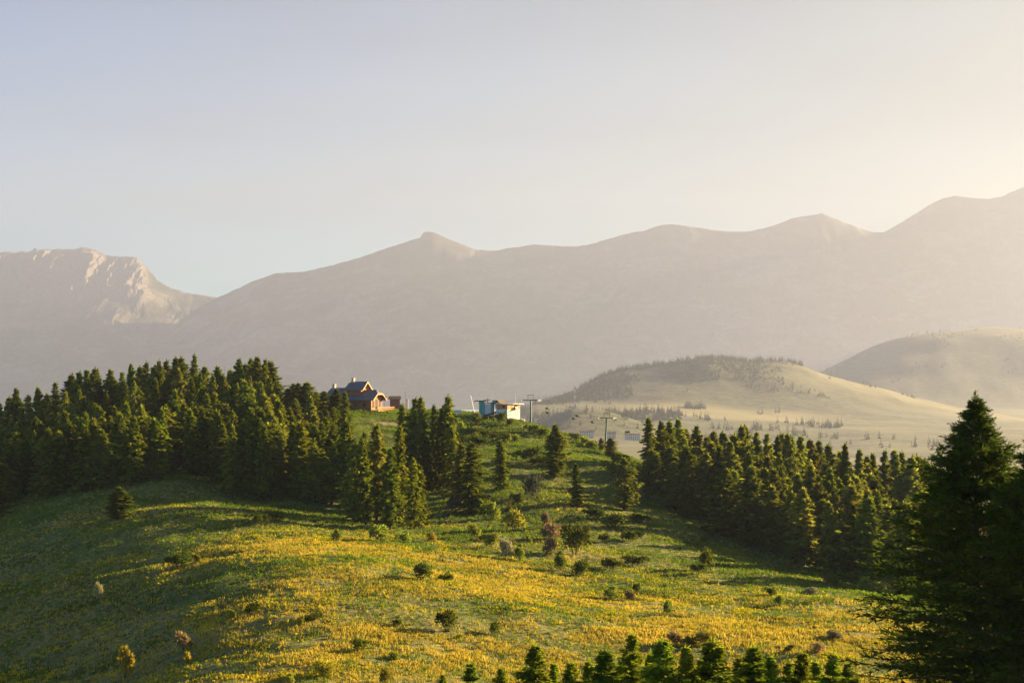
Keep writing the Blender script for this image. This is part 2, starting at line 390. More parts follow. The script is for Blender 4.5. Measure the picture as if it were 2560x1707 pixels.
p = N(t, 'ShaderNodeBsdfPrincipled', i_Roughness=0.95)
n1 = noise(t, 0.004, 6); n2 = noise(t, 0.032, 5)
c1 = ramp(t, n1, [(0.38, (0.036, 0.052, 0.013)), (0.62, (0.066, 0.074, 0.022))])
c1 = mixc(t, 1.0, c1, ramp(t, n2, [(0.36, (0.35, 0.38, 0.35)), (0.64, (1.4, 1.35, 1.25))]), 'MULTIPLY')
n4 = noise(t, 0.11, 4, rough=0.7); c1 = mixc(t, 1.0, c1, ramp(t, n4, [(0.40, (0.45, 0.5, 0.45)), (0.60, (1.3, 1.25, 1.2))]), 'MULTIPLY')
ha = N(t, 'ShaderNodeAttribute', attribute_name='hay')
t.links.new(mixc(t, ha.outputs['Fac'], c1, (0.165, 0.145, 0.052)), p.inputs['Base Color'])
t.links.new(p.outputs[0], out.inputs[0]); M['valley'] = m
vm = mesh_np('valley_hills', np.stack([vx, vy, vz], -1).reshape(-1, 3), grid_faces(len(VY), NPX), {'hay': hay.ravel()}, smooth=True)
tag(link('valley_hills', vm, M['valley']), kind='structure')

# ------------------------------------------------------------------ mountains
D2 = 2560 / 2352.0
FS = 1.6
def mountain(name, pairs, x0, x1, Y0, D, back, seed, mat, relief, crest, n_u=760, n_s=150, rocky=None, gully=1.0, smoothk=3, low=None):
    px = np.linspace(x0, x1, n_u)
    rp = smooth_row(prof(px, [(a * D2, b * D2) for a, b in pairs]), smoothk)
    rz = np.array([at(a, b, D)[2] for a, b in zip(px, rp)])
    Ys = np.concatenate([np.linspace(Y0, D, n_s), np.linspace(D, D + back, 30)[1:]])
    rzs = smooth_row(rz if low is None else np.array([at(a, b, D)[2] for a, b in zip(px, prof(px, [(a * D2, b * D2) for a, b in low]))]), 141)
    U = (px - CX) / F; X = U[None] * Ys[:, None]; YY = np.repeat(Ys[:, None], n_u, 1)
    tt = np.clip((Ys - Y0) / (D - Y0), 0, 1)[:, None]; tb = np.clip((Ys - D) / back, 0, 1)[:, None]
    z0 = -240.0
    sh = 0.25 * tt + 0.75 * tt ** 1.25
    cr = np.exp(-((tt - 1) / (0.16 if rocky is None else 0.14)) ** 2)
    Z = z0 + (rz[None] * cr + rzs[None] * (1 - cr) - z0) * sh * (1 - tb ** 1.3 * 1.0)
    XN = X / FS; YN = YY / FS
    xx = XN + 260 * (fbm(XN / 700, YN / 700, 3, seed + 3) - 0.5)
    g = ridged(xx / (620 * gully), YN / 2100, 5, seed) - 0.62
    g2 = ridged(xx / (210 * gully), YN / 600, 4, seed + 50) - 0.62
    amp = (np.sin(np.pi * np.clip(tt, 0, 1)) ** 0.8) * (1 - tb)
    Z = Z + FS * relief * amp * (g + 0.5 * g2)
    Z = Z + FS * crest * np.exp(-((tt - 1) / 0.08) ** 2) * (1 - tb) * (fbm(XN / 60, YN / 60, 3, seed + 9) - 0.5)
    rk = np.zeros_like(Z)
    if rocky is not None: Z, rk = rocky(px, tt, tb, X, YY, Z, rz)
    me = mesh_np(name, np.stack([X, YY, Z], -1).reshape(-1, 3), grid_faces(len(Ys), n_u), {'rock': rk.ravel()}, smooth=False)
    return tag(link(name, me, mat), kind='structure')
m, t, out = nodes('mountain_ground')
p = N(t, 'ShaderNodeBsdfPrincipled', i_Roughness=0.95)
n1 = noise(t, 0.0018, 7, rough=0.65); n2 = noise(t, 0.009, 6, rough=0.7)
c1 = ramp(t, n1, [(0.38, (0.030, 0.040, 0.022)), (0.50, (0.095, 0.090, 0.058)), (0.62, (0.230, 0.200, 0.165))])
c1 = mixc(t, 1.0, c1, ramp(t, n2, [(0.3, (0.65, 0.65, 0.65)), (0.7, (1.3, 1.3, 1.3))]), 'MULTIPLY')
rk = N(t, 'ShaderNodeAttribute', attribute_name='rock')
rc = ramp(t, n2, [(0.35, (0.15, 0.13, 0.12)), (0.65, (0.28, 0.24, 0.22))])
t.links.new(mixc(t, rk.outputs['Fac'], c1, rc), p.inputs['Base Color'])
t.links.new(p.outputs[0], out.inputs[0]); M['mountain'] = m
ridge_main = [(380,760),(440,715),(490,688),(500,683),(520,675),(570,650),(630,628),(700,624),(760,610),(830,590),(860,580),(920,560),(965,546),(971,534),(978,532),(992,532),(1005,537),(1015,543),(1040,553),(1090,572),(1130,577),(1190,567),(1230,562),(1280,565),(1330,566),(1370,558),(1400,548),(1450,535),(1480,530),(1510,520),(1540,515),(1590,520),(1650,530),(1690,533),(1730,531),(1770,520),(1830,500),(1890,490),(1920,502),(1980,525),(2010,533),(2030,535),(2050,525),(2100,495),(2140,470),(2170,455),(2200,450),(2240,455),(2280,457),(2310,450),(2330,440),(2352,432),(2420,405),(2560,380),(2700,400)]
mountain('mountain_ridge', ridge_main, 380, 2605, 15800, 20000, 1600, 100, M['mountain'], 190, 14)
ridge_left = [(-420,560),(-200,585),(-60,572),(0,580),(30,582),(70,577),(74,571),(80,569),(90,574),(130,574),(165,573),(185,568),(205,570),(240,586),(270,589),(300,590),(312,592),(320,599),(345,626),(360,645),(400,665),(440,676),(470,678),(500,684),(560,720),(640,800)]
def rocky(px, tt, tb, X, YY, Z, rz):
    P = px[None] / D2; X = X / FS; YY = YY / FS
    zone = sstep(0.60, 0.78, tt) * sstep(352, 318, P) * (1 - sstep(0.0, 0.4, tb))
    edge = 0.16 * (fbm(X / 300, YY / 300 * 0 + 3.3, 3, 77) - 0.5)
    zone = zone * sstep(0.62, 0.74, tt + edge)
    ribs = ridged(X / 180 + 0.25 * fbm(X / 200, YY / 200, 2, 5), YY / 1400, 5, 61) - 0.55
    fine = ridged(X / 70, YY / 220, 3, 67) - 0.55
    fall = sstep(1.0, 0.9, tt) * 0.9 + 0.1
    Z = Z + zone * fall * FS * (210 * ribs + 130 * fine)
    return Z, zone
mountain('rocky_mountain', ridge_left, -110, 700, 17000, 21600, 2400, 300, M['mountain'], 150, 16, n_u=620, n_s=190, rocky=rocky, smoothk=2, low=[(-420, 575), (0, 580), (185, 575), (300, 596), (360, 640), (400, 652), (500, 690), (560, 700), (640, 712)])

# ------------------------------------------------------------------ haze
HAZE_D = 0.70e-4
m, t, out = nodes('haze_air')
pv = N(t, 'ShaderNodeVolumePrincipled'); pv.inputs['Color'].default_value = (0.315, 0.36, 0.545, 1)
pv.inputs['Density'].default_value = HAZE_D; pv.inputs['Anisotropy'].default_value = 0.17
t.links.new(pv.outputs[0], out.inputs['Volume']); M['haze'] = m
hz = MB().box(-10600, 8150, -250, 24500, -480, 3260).build('haze', M['haze']); tag(hz, kind='stuff')

# ------------------------------------------------------------------ foliage makers
def unit(v): return v / (np.linalg.norm(v, axis=-1, keepdims=True) + 1e-9)
def kites(C, Dv, Nv, L, W, q=0.45):
    """leaf-shaped quads from base point C along Dv, lying in the plane with normal Nv"""
    Dv = unit(Dv); S = unit(np.cross(Dv, Nv)); L = L[:, None]; W = W[:, None]
    V = np.stack([C, C + Dv * L * q + S * W * 0.5, C + Dv * L, C + Dv * L * q - S * W * 0.5], 1).reshape(-1, 3)
    return V, np.arange(len(V)).reshape(-1, 4)
def limb_prisms(A, B, ra, rb):
    d = unit(B - A); up = np.tile([0.0, 0, 1], (len(A), 1)); a = unit(np.cross(d, up) + 1e-6); b = np.cross(d, a)
    V = []
    for P_, r in ((A, ra), (B, rb)):
        for k in range(3):
            th = 2 * math.pi * k / 3; V.append(P_ + (a * math.cos(th) + b * math.sin(th)) * np.reshape(r, (-1, 1)))
    V = np.stack(V, 1).reshape(-1, 3); n = len(A); base = np.arange(n)[:, None] * 6
    Fq = np.concatenate([base + np.array([[k, (k + 1) % 3, 3 + (k + 1) % 3, 3 + k]]) for k in range(3)])
    return V, Fq
def trunk_mesh(H, r, rg, lean=0.0, sides=7, rings=7):
    V = []; 
    for i in range(rings + 1):
        tt = i / rings; rr = r * (1 - tt) ** 0.8 + 0.012 * H / 10; off = lean * tt * tt
        for k in range(sides):
            th = 2 * math.pi * k / sides; V.append((off + rr * math.cos(th) * (1 + 0.35 * (1 - tt) ** 8), rr * math.sin(th) * (1 + 0.35 * (1 - tt) ** 8), H * 0.97 * tt - 0.3))
    a = np.arange((rings + 1) * sides).reshape(rings + 1, sides); nx = np.roll(a, -1, 1)
    return np.array(V), np.stack([a[:-1], nx[:-1], nx[1:], a[1:]], -1).reshape(-1, 4)
def conifer(seed, H, Rad, style='spruce', whorls=34, nb=7, ncl=6, clump=0.55, thin=0.42, cross=1, gap=0.12, t0=0.06):
    """crown and trunk meshes of one conifer"""
    g = np.random.default_rng(seed)
    bA = []; bB = []; bL = []; bdir = []; brise = []; bdroop = []
    lop = g.uniform(0, 2 * math.pi); 
    for i in range(whorls):
        tt = t0 + (1 - t0) * ((i + g.uniform(-0.3, 0.3)) / whorls) ** 0.92
        tt = float(np.clip(tt, t0, 0.985))
        if style == 'spruce': pr = (1 - tt) ** (0.72 if H > 8 else 0.9) * min(1.0, 0.55 + 3.0 * (tt - t0) + 0.3)
        else: pr = (1 - tt ** 2.0) ** 0.9 * min(1.0, 0.55 + 1.6 * (tt - t0))
        wob = g.uniform(0.62, 1.25)
        for k in range(nb):
            if g.random() < gap: continue
            az = g.uniform(0, 2 * math.pi); L = Rad * pr * wob * g.uniform(0.5, 1.25) * (1 + 0.22 * math.cos(az - lop)) + 0.02 * Rad
            bA.append((0, 0, H * tt)); bdir.append((math.cos(az), math.sin(az), 0)); bL.append(L)
            if style == 'spruce': brise.append(0.10 + 0.75 * tt ** 2 + g.uniform(-.1, .1)); bdroop.append(0.55 * (1 - tt) ** 0.5 + 0.05)
            else: brise.append(0.45 + 0.35 * tt + g.uniform(-.15, .15)); bdroop.append(0.40 * (1 - tt) + 0.1)
    A = np.array(bA); Dr = np.array(bdir); L = np.array(bL); ri = np.array(brise); dr = np.array(bdroop); n = len(A)
    def pt(s): return A + Dr * (L * s)[:, None] + np.array([0, 0, 1.0]) * (L * (ri * s - dr * s * s))[:, None]
    Vs = []; Fs = []; vv = []; off = 0
    for c in range(ncl):
        s = np.clip((c + 0.55 + g.uniform(-.35, .35, n)) / ncl, 0.12, 1.0)
        P_ = pt(s); side = np.cross(Dr, [0, 0, 1.0]); sgn = g.choice([-1, 1], n)[:, None]
        for x in range(1 + cross):
            ang = g.uniform(0.15, 1.15, n)[:, None]
            dv = Dr * (0.75 * np.cos(ang)) + side * np.sin(ang) * sgn * (1 if x == 0 else -1) + np.array([0, 0, 1.0]) * g.uniform(-0.75, 0.25, n)[:, None]
            nv = Dr * 0.75 + np.array([0, 0, 0.75]) + g.normal(0, 0.38, (n, 3))
            ln = clump * (0.65 + 0.7 * g.random(n)) * (0.6 + 0.4 * np.clip(L / Rad * 1.6, 0, 1)); wd = ln * thin * (0.7 + 0.6 * g.random(n))
            v, f = kites(P_ - unit(dv) * ln[:, None] * 0.3, dv, nv, ln, wd)
            Vs.append(v); Fs.append(f + off); off += len(v)
            vv.append(np.repeat(np.clip(0.5 + g.normal(0, .30, n), 0, 1), 4))
    # leader shoot
    k = 14; P_ = np.c_[g.normal(0, .02 * Rad, (k, 2)), np.linspace(0.93, 0.99, k) * H]
    dv = np.c_[g.normal(0, .5, (k, 2)), np.ones(k)]; v, f = kites(P_, dv, g.normal(0, 1, (k, 3)), np.full(k, clump * 0.9), np.full(k, clump * thin * 0.55))
    Vs.append(v); Fs.append(f + off); vv.append(np.full(4 * k, 0.7))
    crown = mesh_np('crown', np.concatenate(Vs), np.concatenate(Fs), {'v': np.concatenate(vv)})
    tv, tf = trunk_mesh(H, 0.016 * H, g)
    e0 = pt(np.full(n, 0.5)); e1 = pt(np.full(n, 0.93)); rb = 0.010 * L + 0.008
    lv, lf = limb_prisms(A, e0, rb * 1.3, rb); lv2, lf2 = limb_prisms(e0, e1, rb, rb * 0.35)
    trunk = mesh_np('trunk', np.concatenate([tv, lv, lv2]), np.concatenate([tf, lf + len(tv), lf2 + len(tv) + len(lv)]))
    return crown, trunk
def blank_copy(me, mat):
    me.materials.clear(); me.materials.append(mat); return me
TREES = {}
def kind_of_tree(key, variants, **kw):
    TREES[key] = []
    for s in range(variants):
        c, tr = conifer(hash_seed(key) + s * 13, **{k: (v(s) if callable(v) else v) for k, v in kw.items() if k not in ('mat',)})
        blank_copy(c, M[kw['mat']]); blank_copy(tr, M['bark'])
        TREES[key].append((c, tr, kw['H'](s) if callable(kw['H']) else kw['H'], kw['Rad'](s) if callable(kw['Rad']) else kw['Rad']))
def hash_seed(s): return sum(ord(c) * (i + 3) for i, c in enumerate(s))
kind_of_tree('spruce', 6, mat='spruce', H=15.0, Rad=lambda s: 2.7 + 0.25 * (s % 3), style='spruce', whorls=40, nb=8, ncl=6, clump=1.0, thin=0.40)
kind_of_tree('larch', 5, mat='larch', H=15.0, Rad=lambda s: 2.4 + 0.3 * (s % 3), style='larch', whorls=36, nb=9, ncl=6, clump=1.0, thin=0.5, gap=0.14)
kind_of_tree('pine', 4, mat='spruce', H=15.0, Rad=lambda s: 2.6 + 0.3 * (s % 2), style='larch', whorls=38, nb=9, ncl=6, clump=1.05, thin=0.5, gap=0.10)
kind_of_tree('young', 4, mat='young', H=6.0, Rad=lambda s: 1.7 + 0.15 * s, style='spruce', whorls=32, nb=10, ncl=13, clump=0.40, thin=0.20, cross=3, gap=0.05, t0=0.03)
TREE_BOXES = []; FILL = []
def tree(name, kind, x, y, top_z=None, h=None, width=None, label='', group=None, var=None, z=None, cat='tree'):
    c, tr, H0, R0 = TREES[kind][random.randrange(len(TREES[kind])) if var is None else var]
    z = float(gh(x, y)) if z is None else z
    if h is None: h = top_z - z
    if name == 'conifer': TREE_BOXES.append((y, x, z, h, h / H0 * 2 * R0 if width is None else width, None))
    o = empty(name, (x, y, z - 0.05), random.uniform(0, 6.28))
    s = h / H0; wxy = s if width is None else width / (2 * R0)
    o.scale = (wxy * random.uniform(.88, 1.15), wxy * random.uniform(.88, 1.15), s); o.rotation_euler = (random.gauss(0, .018), random.gauss(0, .018), o.rotation_euler.z)
    a = bpy.data.objects.new('crown', c); col.objects.link(a); a.parent = o
    b = bpy.data.objects.new('trunk', tr); col.objects.link(b); b.parent = o
    return tag(o, label, cat, group)
ORD = "first second third fourth fifth sixth seventh eighth ninth tenth eleventh twelfth thirteenth fourteenth fifteenth sixteenth seventeenth eighteenth nineteenth twentieth twenty-first twenty-second twenty-third twenty-fourth twenty-fifth twenty-sixth twenty-seventh twenty-eighth twenty-ninth thirtieth thirty-first thirty-second thirty-third thirty-fourth thirty-fifth thirty-sixth thirty-seventh thirty-eighth thirty-ninth fortieth".split()

# ------------------------------------------------------------------ the dark wood behind the knoll
SKY_L = [(10,385),(60,350),(125,295),(185,335),(255,285),(310,330),(370,255),(460,200),(510,185),(560,170),(620,160),(735,170),(800,185),(865,130),(905,150),(945,118),(1000,150),(1040,112),(1085,110),(1145,92),(1190,88),(1275,72),(1335,150),(1415,148),(1460,205),(1510,170),(1555,98),(1610,130),(1640,100),(1680,90),(1730,100),(1780,115),(1880,290),(1915,258),(1950,255),(2005,250),(2065,312),(2120,310),(2195,295),(2255,310)]
SKY_L = [(a / 2.6133, b / 2.6133 + 860) for a, b in SKY_L]
LIT_L = [(435,320),(515,305),(425,405),(820,260),(880,250),(975,300),(1015,235),(1150,165),(1255,225),(1300,190),(1380,205),(1450,210),(1550,260),(1640,265),(1700,250),(1790,330),(2030,345),(2090,440),(2170,515),(2235,480)]
LIT_L = [(a / 2.6133, b / 2.6133 + 860) for a, b in LIT_L]
wood_pts = []
LOOK = ['tall pointed', 'slim', 'broad', 'rounded', 'ragged']
def by_top(px, py, Y, name, kind, width, label, group):
    p = at(px, py, Y)
    return tree(name, kind, p[0], Y, top_z=p[2], width=width, label=label, group=group)
G_L = 'conifers of the dark wood behind the grassy knoll'
for i, (px, py) in enumerate(sorted(SKY_L, reverse=True)):
    Y = 405 + (i * 37 % 28) if px > 700 else 412 + (i * 37 % 30)
    pk = ('spruce', 'pine', 'pine')[(i * 7) % 3]; wd = 5.6 + (i * 29 % 13) * 0.22
    if px in (1275 / 2.6133,): wd = 6.0
    by_top(px, py, Y, 'conifer', pk, wd + 0.6, f'{ORD[i]} conifer along the dark wood\'s skyline, counted from the log chalet', G_L)
    wood_pts.append((at(px, py, Y)[0], Y))
for i, (px, py) in enumerate(sorted(LIT_L, reverse=True)):
    Y = 372 + (i * 31 % 22)
    by_top(px, py, Y, 'conifer', ('larch', 'pine', 'spruce')[(i * 5) % 3], 4.4 + (i * 17 % 9) * 0.2, f'{ORD[i]} sunlit conifer below the dark wood\'s skyline, counted from the log chalet', G_L)
    wood_pts.append((at(px, py, Y)[0], Y))
skx = np.array([a for a, _ in SKY_L]); sky_ = np.array([b for _, b in SKY_L]); o_ = np.argsort(skx); skx = skx[o_]; sky_ = sky_[o_]
edge_px = np.array([-200, 0, 96, 191, 268, 344, 417, 497, 574, 650, 765, 861, 960]); edge_py = np.array([1330, 1300, 1262, 1246, 1233, 1219, 1209, 1223, 1243, 1254, 1262, 1288, 1300])
def far_enough(x, y, dmin):
    return all((x - a) ** 2 + (y - b) ** 2 > dmin * dmin for a, b in wood_pts)
cnt = 0; tries = 0
while cnt < 185 and tries < 14000:
    tries += 1
    px = random.uniform(-70, 870); Y = random.uniform(304, 420)
    x = (px - CX) / F * Y; z = float(gh(x, Y)); _, by = project(x, Y, z)
    front = Y < 335
    if by < float(np.interp(px, edge_px, edge_py)) - 30 and Y < 330: pass
    if Y < 306 + 10 * math.sin(px / 60.0) and px < 760: continue
    if Y < 330 and px > 850: continue
    if cnt > 140 and px < 640: px = random.uniform(640, 868); x = (px - CX) / F * Y; z = float(gh(x, Y))
    if Y < 306 + 10 * math.sin(px / 60.0) and px < 760: continue
    if not far_enough(x, Y, 2.9 if Y > 345 else 2.5): continue
    lim = float(np.interp(px, skx, sky_)) + random.uniform(28, 75) + max(0, (400 - Y)) * 0.75
    top = at(px, lim, Y)[2]
    h = min(top - z, random.uniform(12.5, 18.5))
    if h < 7: continue
    FILL.append(dict(kind=random.choice(['spruce', 'pine', 'larch', 'pine']), x=x, y=Y, h=h, width=random.uniform(5.4, 7.6) * (0.6 + 0.4 * h / 15), label='shaded conifer standing inside the dark wood behind the grassy knoll', group=G_L + ', shaded inner ones'))
    wood_pts.append((x, Y)); cnt += 1
# two dead snags
for px, py, Y, l in ((560.5, 905, 408, 'bare grey dead snag rising from the dark wood, taller of two'), (568, 918, 410, 'bare grey dead snag rising from the dark wood, shorter of two')):
    p = at(px, py, Y); z = float(gh(p[0], Y)); H = p[2] - z
    o = empty('dead_tree', (p[0], Y, z)); tag(o, l, 'dead tree', 'dead snags in the dark wood')
    tv, tf = trunk_mesh(H, 0.16, None); link('trunk', mesh_np('trunk', tv, tf), M['deadwood'], o)
    for k in range(16):
        a = random.uniform(0, 6.28); zz = H * random.uniform(0.5, 0.95); L = 1.3 * (1.05 - zz / H) + 0.3
        MB().tube((0, 0, zz), (L * math.cos(a), L * math.sin(a), zz + random.uniform(-.1, .4)), 0.04, 0.015, 4).build('branch', M['deadwood'], o)

# ------------------------------------------------------------------ conifers with a visible base
G_M = 'conifers on the slope below the chalet and the lift station'
def based(px, pt, bx, by, wpx, kind, label, group, var=None):
    p = hit(bx, by); top = at(px, pt, p[1])
    o = tree('conifer', kind, p[0], p[1], top_z=top[2], width=wpx / F * p[1], label=label, group=group, var=var)
    wood_pts.append((p[0], p[1])); return o
for q in [
 (1049,1163,1049,1312,52,'spruce','small pointed spruce at the lower tip of the clump below the chalet'),
 (1035,1146,1035,1320,66,'spruce','sunlit pointed spruce ending the clump where the golden meadow begins'),
 (997,1067,997,1308,78,'spruce','tallest sunlit spruce in the clump at the golden meadow\'s edge'),
 (978,1121,976,1322,60,'pine','narrow conifer in front of the tallest spruce of the meadow clump'),
 (942,1062,942,1300,74,'larch','tall tousled larch beside the tallest spruce of the meadow clump'),
 (915,1099,915,1312,66,'pine','rounded conifer standing dark at the clump\'s shaded front'),
 (876,1106,884,1300,70,'larch','leafy larch where the dark wood meets the meadow clump'),
 (905,1080,905,1265,66,'spruce','half hidden spruce behind the rounded conifer of the meadow clump'),
 (868,1050,868,1262,66,'pine','dark conifer at the corner of the wood, behind the leafy larch'),
 (960,1120,958,1270,60,'pine','shaded conifer wedged behind the meadow clump'),
 (1003,1010,1003,1200,58,'spruce','dark slim spruce just below the chalet terrace'),
 (1028,996,1030,1214,62,'pine','rounded twin topped conifer below the little hut, darker twin'),
 (1053,994,1054,1218,70,'larch','rounded twin topped conifer below the little hut, sunlit twin'),
 (1087,1015,1086,1222,58,'spruce','slender spruce standing before the wire fence'),
 (1105,1019,1102,1214,50,'pine','narrow conifer touching the tall spiky spruce'),
 (1115,989,1114,1216,84,'spruce','tall spiky spruce reaching above the plateau by the wire fence'),
 (1131,1067,1136,1228,64,'spruce','sunlit spruce at the foot of the tall spiky spruce'),
 (1066,1090,1066,1232,60,'pine','dark conifer low in the group under the wire fence'),
 (1150,1110,1152,1255,60,'larch','shaggy larch left of centre beside the broad leaning spruce'),
 (1174,1106,1180,1282,100,'spruce','broad sunlit spruce with sagging branches, alone below the lift station'),
 (1256,1100,1253,1226,68,'spruce','free standing sunlit spruce in mid slope below the white house'),
 (1387,1062,1385,1196,66,'pine','dark free standing conifer on the green slope under the skyline'),
 (1442,1158,1442,1266,42,'spruce','small slim spruce alone on the green slope'),
 (1560,1144,1560,1276,72,'larch','leafy rounded conifer at the shaded gully near the second wood'),
 (1616,1044,1620,1194,64,'spruce','dark ragged conifer standing first at the upper end of the second wood'),
 (294,1218,294,1300,86,'pine','solitary dark conifer standing on the shaded grassy knoll'),
]:
    lab = q[6].replace(' left of centre', '')
    based(*q[:6], lab, G_M)
based(1526,1094,1526,1143,44,'larch','round crowned small tree at the foot of the lower lift pylon','small trees by the lower lift pylon')
based(1503,1094,1503,1126,26,'larch','tiny tree beside the round crowned one at the lower pylon','small trees by the lower lift pylon')

# ------------------------------------------------------------------ the second wood on the far slope
G_R = 'conifers of the hazy wood on the falling slope'
SKY_R = [(320,195),(365,195),(405,185),(450,235),(500,220),(560,275),(595,250),(640,255),(690,265),(745,220),(775,225),(820,255),(890,260),(925,275),(960,260),(985,262),(1010,280),(1060,275),(1100,290),(1160,300),(1215,320),(1255,355),(1300,320),(1350,345),(1400,380),(1430,370),(1495,350),(1540,350),(1580,360),(1640,380),(1670,375),(1700,400),(1740,430),(1790,440)]
SKY_R = [(a / 2.0991 + 1500, b / 2.0991 + 960) for a, b in SKY_R]
rx = np.array([a for a, _ in SKY_R]); ry = np.array([b for _, b in SKY_R])
fr_px = np.array([1620, 1700, 1800, 1950, 2100, 2200, 2300]); fr_py = np.array([1258, 1290, 1338, 1404, 1450, 1475, 1500])
for i, (px, py) in enumerate(SKY_R):
    Y = 372 + (i * 41 % 36) - (px - 1640) * 0.045
    p = at(px, py, Y)
    by_top(px, py, Y, 'conifer', ('larch', 'pine', 'larch')[(i * 7) % 3], 6.4 + (i * 23 % 11) * 0.22, f'{ORD[i]} conifer along the hazy wood\'s skyline, counted downhill from the lower pylon', G_R)
    wood_pts.append((p[0], Y))
FRONT_R = [(690,300),(790,360),(885,535,900,880),(940,365),(1040,470),(1090,590,1095,945),(1110,425),(1200,445),(1200,620,1210,1000),(1305,630,1320,1012),(1340,490),(1460,560,1470,1012),(1540,770,1540,1025),(620,330),(560,360),(450,330),(370,330)]
for i, q in enumerate(FRONT_R):
    px = q[0] / 2.0991 + 1500; py = q[1] / 2.0991 + 960
    lab = f'{ORD[i]} paler conifer in front of the hazy wood\'s skyline row'
    if len(q) == 4:
        based(px, py, q[2] / 2.0991 + 1500, q[3] / 2.0991 + 960, 74, ('larch', 'spruce')[i % 2], lab + ', foot on meadow edge', G_R)
    else:
        Y = 350 - (px - 1640) * 0.07
        by_top(px, py, Y, 'conifer', ('larch', 'pine')[i % 2], 6.6, lab, G_R); wood_pts.append((at(px, py, Y)[0], Y))
cnt = 0; tries = 0
while cnt < 95 and tries < 9000:
    tries += 1
    px = random.uniform(1625, 2420); fy = float(np.interp(px, fr_px, fr_py))
    base = hit(px, fy, 200, 420); Y = random.uniform(base[1] + 1, base[1] + 85)
    x = (px - CX) / F * Y; z = float(gh(x, Y))
    if not far_enough(x, Y, 2.9): continue
    dep = Y - base[1]
    lim = float(np.interp(px, rx, ry)) + random.uniform(22, 60) + max(0, 60 - dep) * 1.0
    h = min(at(px, lim, Y)[2] - z, random.uniform(12, 18))
    if h < 7: continue
    FILL.append(dict(kind=random.choice(['larch', 'larch', 'pine', 'larch']), x=x, y=Y, h=h, width=random.uniform(6.6, 8.8) * (0.6 + 0.4 * h / 15), label='hazy conifer in the thick of the wood on the falling slope', group=G_R + ', inner ones'))
    wood_pts.append((x, Y)); cnt += 1

# the inner trees that show most stay things of their own, the buried rest of both woods is one mass
for i, q in enumerate(FILL): TREE_BOXES.append((q['y'], q['x'], float(gh(q['x'], q['y'])), q['h'], q['width'], i))
cover = np.zeros((430, 660), bool); seen = np.zeros(len(FILL))
for y, x, z, h, wd, i in sorted(TREE_BOXES, key=lambda b_: b_[0]):
    for r_ in range(12):                       # a cone in twelve slices
        c, p0 = project(x, y, z + h * (r_ + .5) / 12); half = wd / 2 * F / y * (1 - (r_ + .5) / 12) ** .8
        _, a0 = project(x, y, z + h * (r_ + 1) / 12); _, a1 = project(x, y, z + h * r_ / 12)
        i0, i1 = int(max(0, (c - half) / 4)), int(min(659, (c + half) / 4)) + 1; j0, j1 = int(max(0, a0 / 4)), int(min(429, a1 / 4)) + 1
        if i1 <= i0 or j1 <= j0: continue
        blk = cover[j0:j1, i0:i1]
        if i is not None: seen[i] += (~blk).sum()
        blk[:] = True
rank = np.argsort(-seen); N_OWN = 296 - (len(TREE_BOXES) - len(FILL)); own = set(int(k) for k in rank[:N_OWN])
mass_V = []; mass_F = []; mass_v = []; mass_m = []; mo = 0; slot = {'spruce': 0, 'pine': 0, 'larch': 1}
for i, q in enumerate(FILL):
    if i in own:
        tree('conifer', q['kind'], q['x'], q['y'], h=q['h'], width=q['width'], label=q['label'], group=q['group']); continue
    c_, t_, H0, R0 = TREES[q['kind']][random.randrange(len(TREES[q['kind']]))]; shift = random.uniform(-.25, .25)
    for me, mi in ((c_, slot[q['kind']]), (t_, 2)):
        nv = len(me.vertices); V = np.empty(nv * 3, np.float32); me.vertices.foreach_get('co', V); V = V.reshape(-1, 3).astype(float)
        fi = np.empty(len(me.loops), np.int32); me.loops.foreach_get('vertex_index', fi); a_ = random.uniform(0, 6.28) if mi < 2 else 0.0
        k1, k2 = q['width'] / (2 * R0), q['h'] / H0; ca, sa = math.cos(a_) * k1, math.sin(a_) * k1
        W3 = np.c_[V[:, 0] * ca - V[:, 1] * sa + q['x'], V[:, 0] * sa + V[:, 1] * ca + q['y'], V[:, 2] * k2 + float(gh(q['x'], q['y'])) - .05]
        vv = np.full(nv, .5, np.float32)
        if mi < 2: me.attributes['v'].data.foreach_get('value', vv)
        mass_V.append(W3); mass_F.append(fi.reshape(-1, 4) + mo); mass_v.append(np.clip(vv + shift, 0, 1)); mass_m.append(np.full(len(fi) // 4, mi, np.int32)); mo += nv
fm = mesh_np('forest', np.concatenate(mass_V), np.concatenate(mass_F), {'v': np.concatenate(mass_v)})
for k_ in ('spruce', 'larch', 'bark'): fm.materials.append(M[k_])
mi_ = np.concatenate(mass_m)
if len(mi_) == len(fm.polygons): fm.polygons.foreach_set('material_index', mi_)
tag(link('forest', fm), kind='stuff')
#print('own', len(own), 'mass', len(FILL) - len(own), 'least seen own', seen[rank[min(N_OWN, len(rank)) - 1]], 'polys', len(mi_), len(fm.polygons))

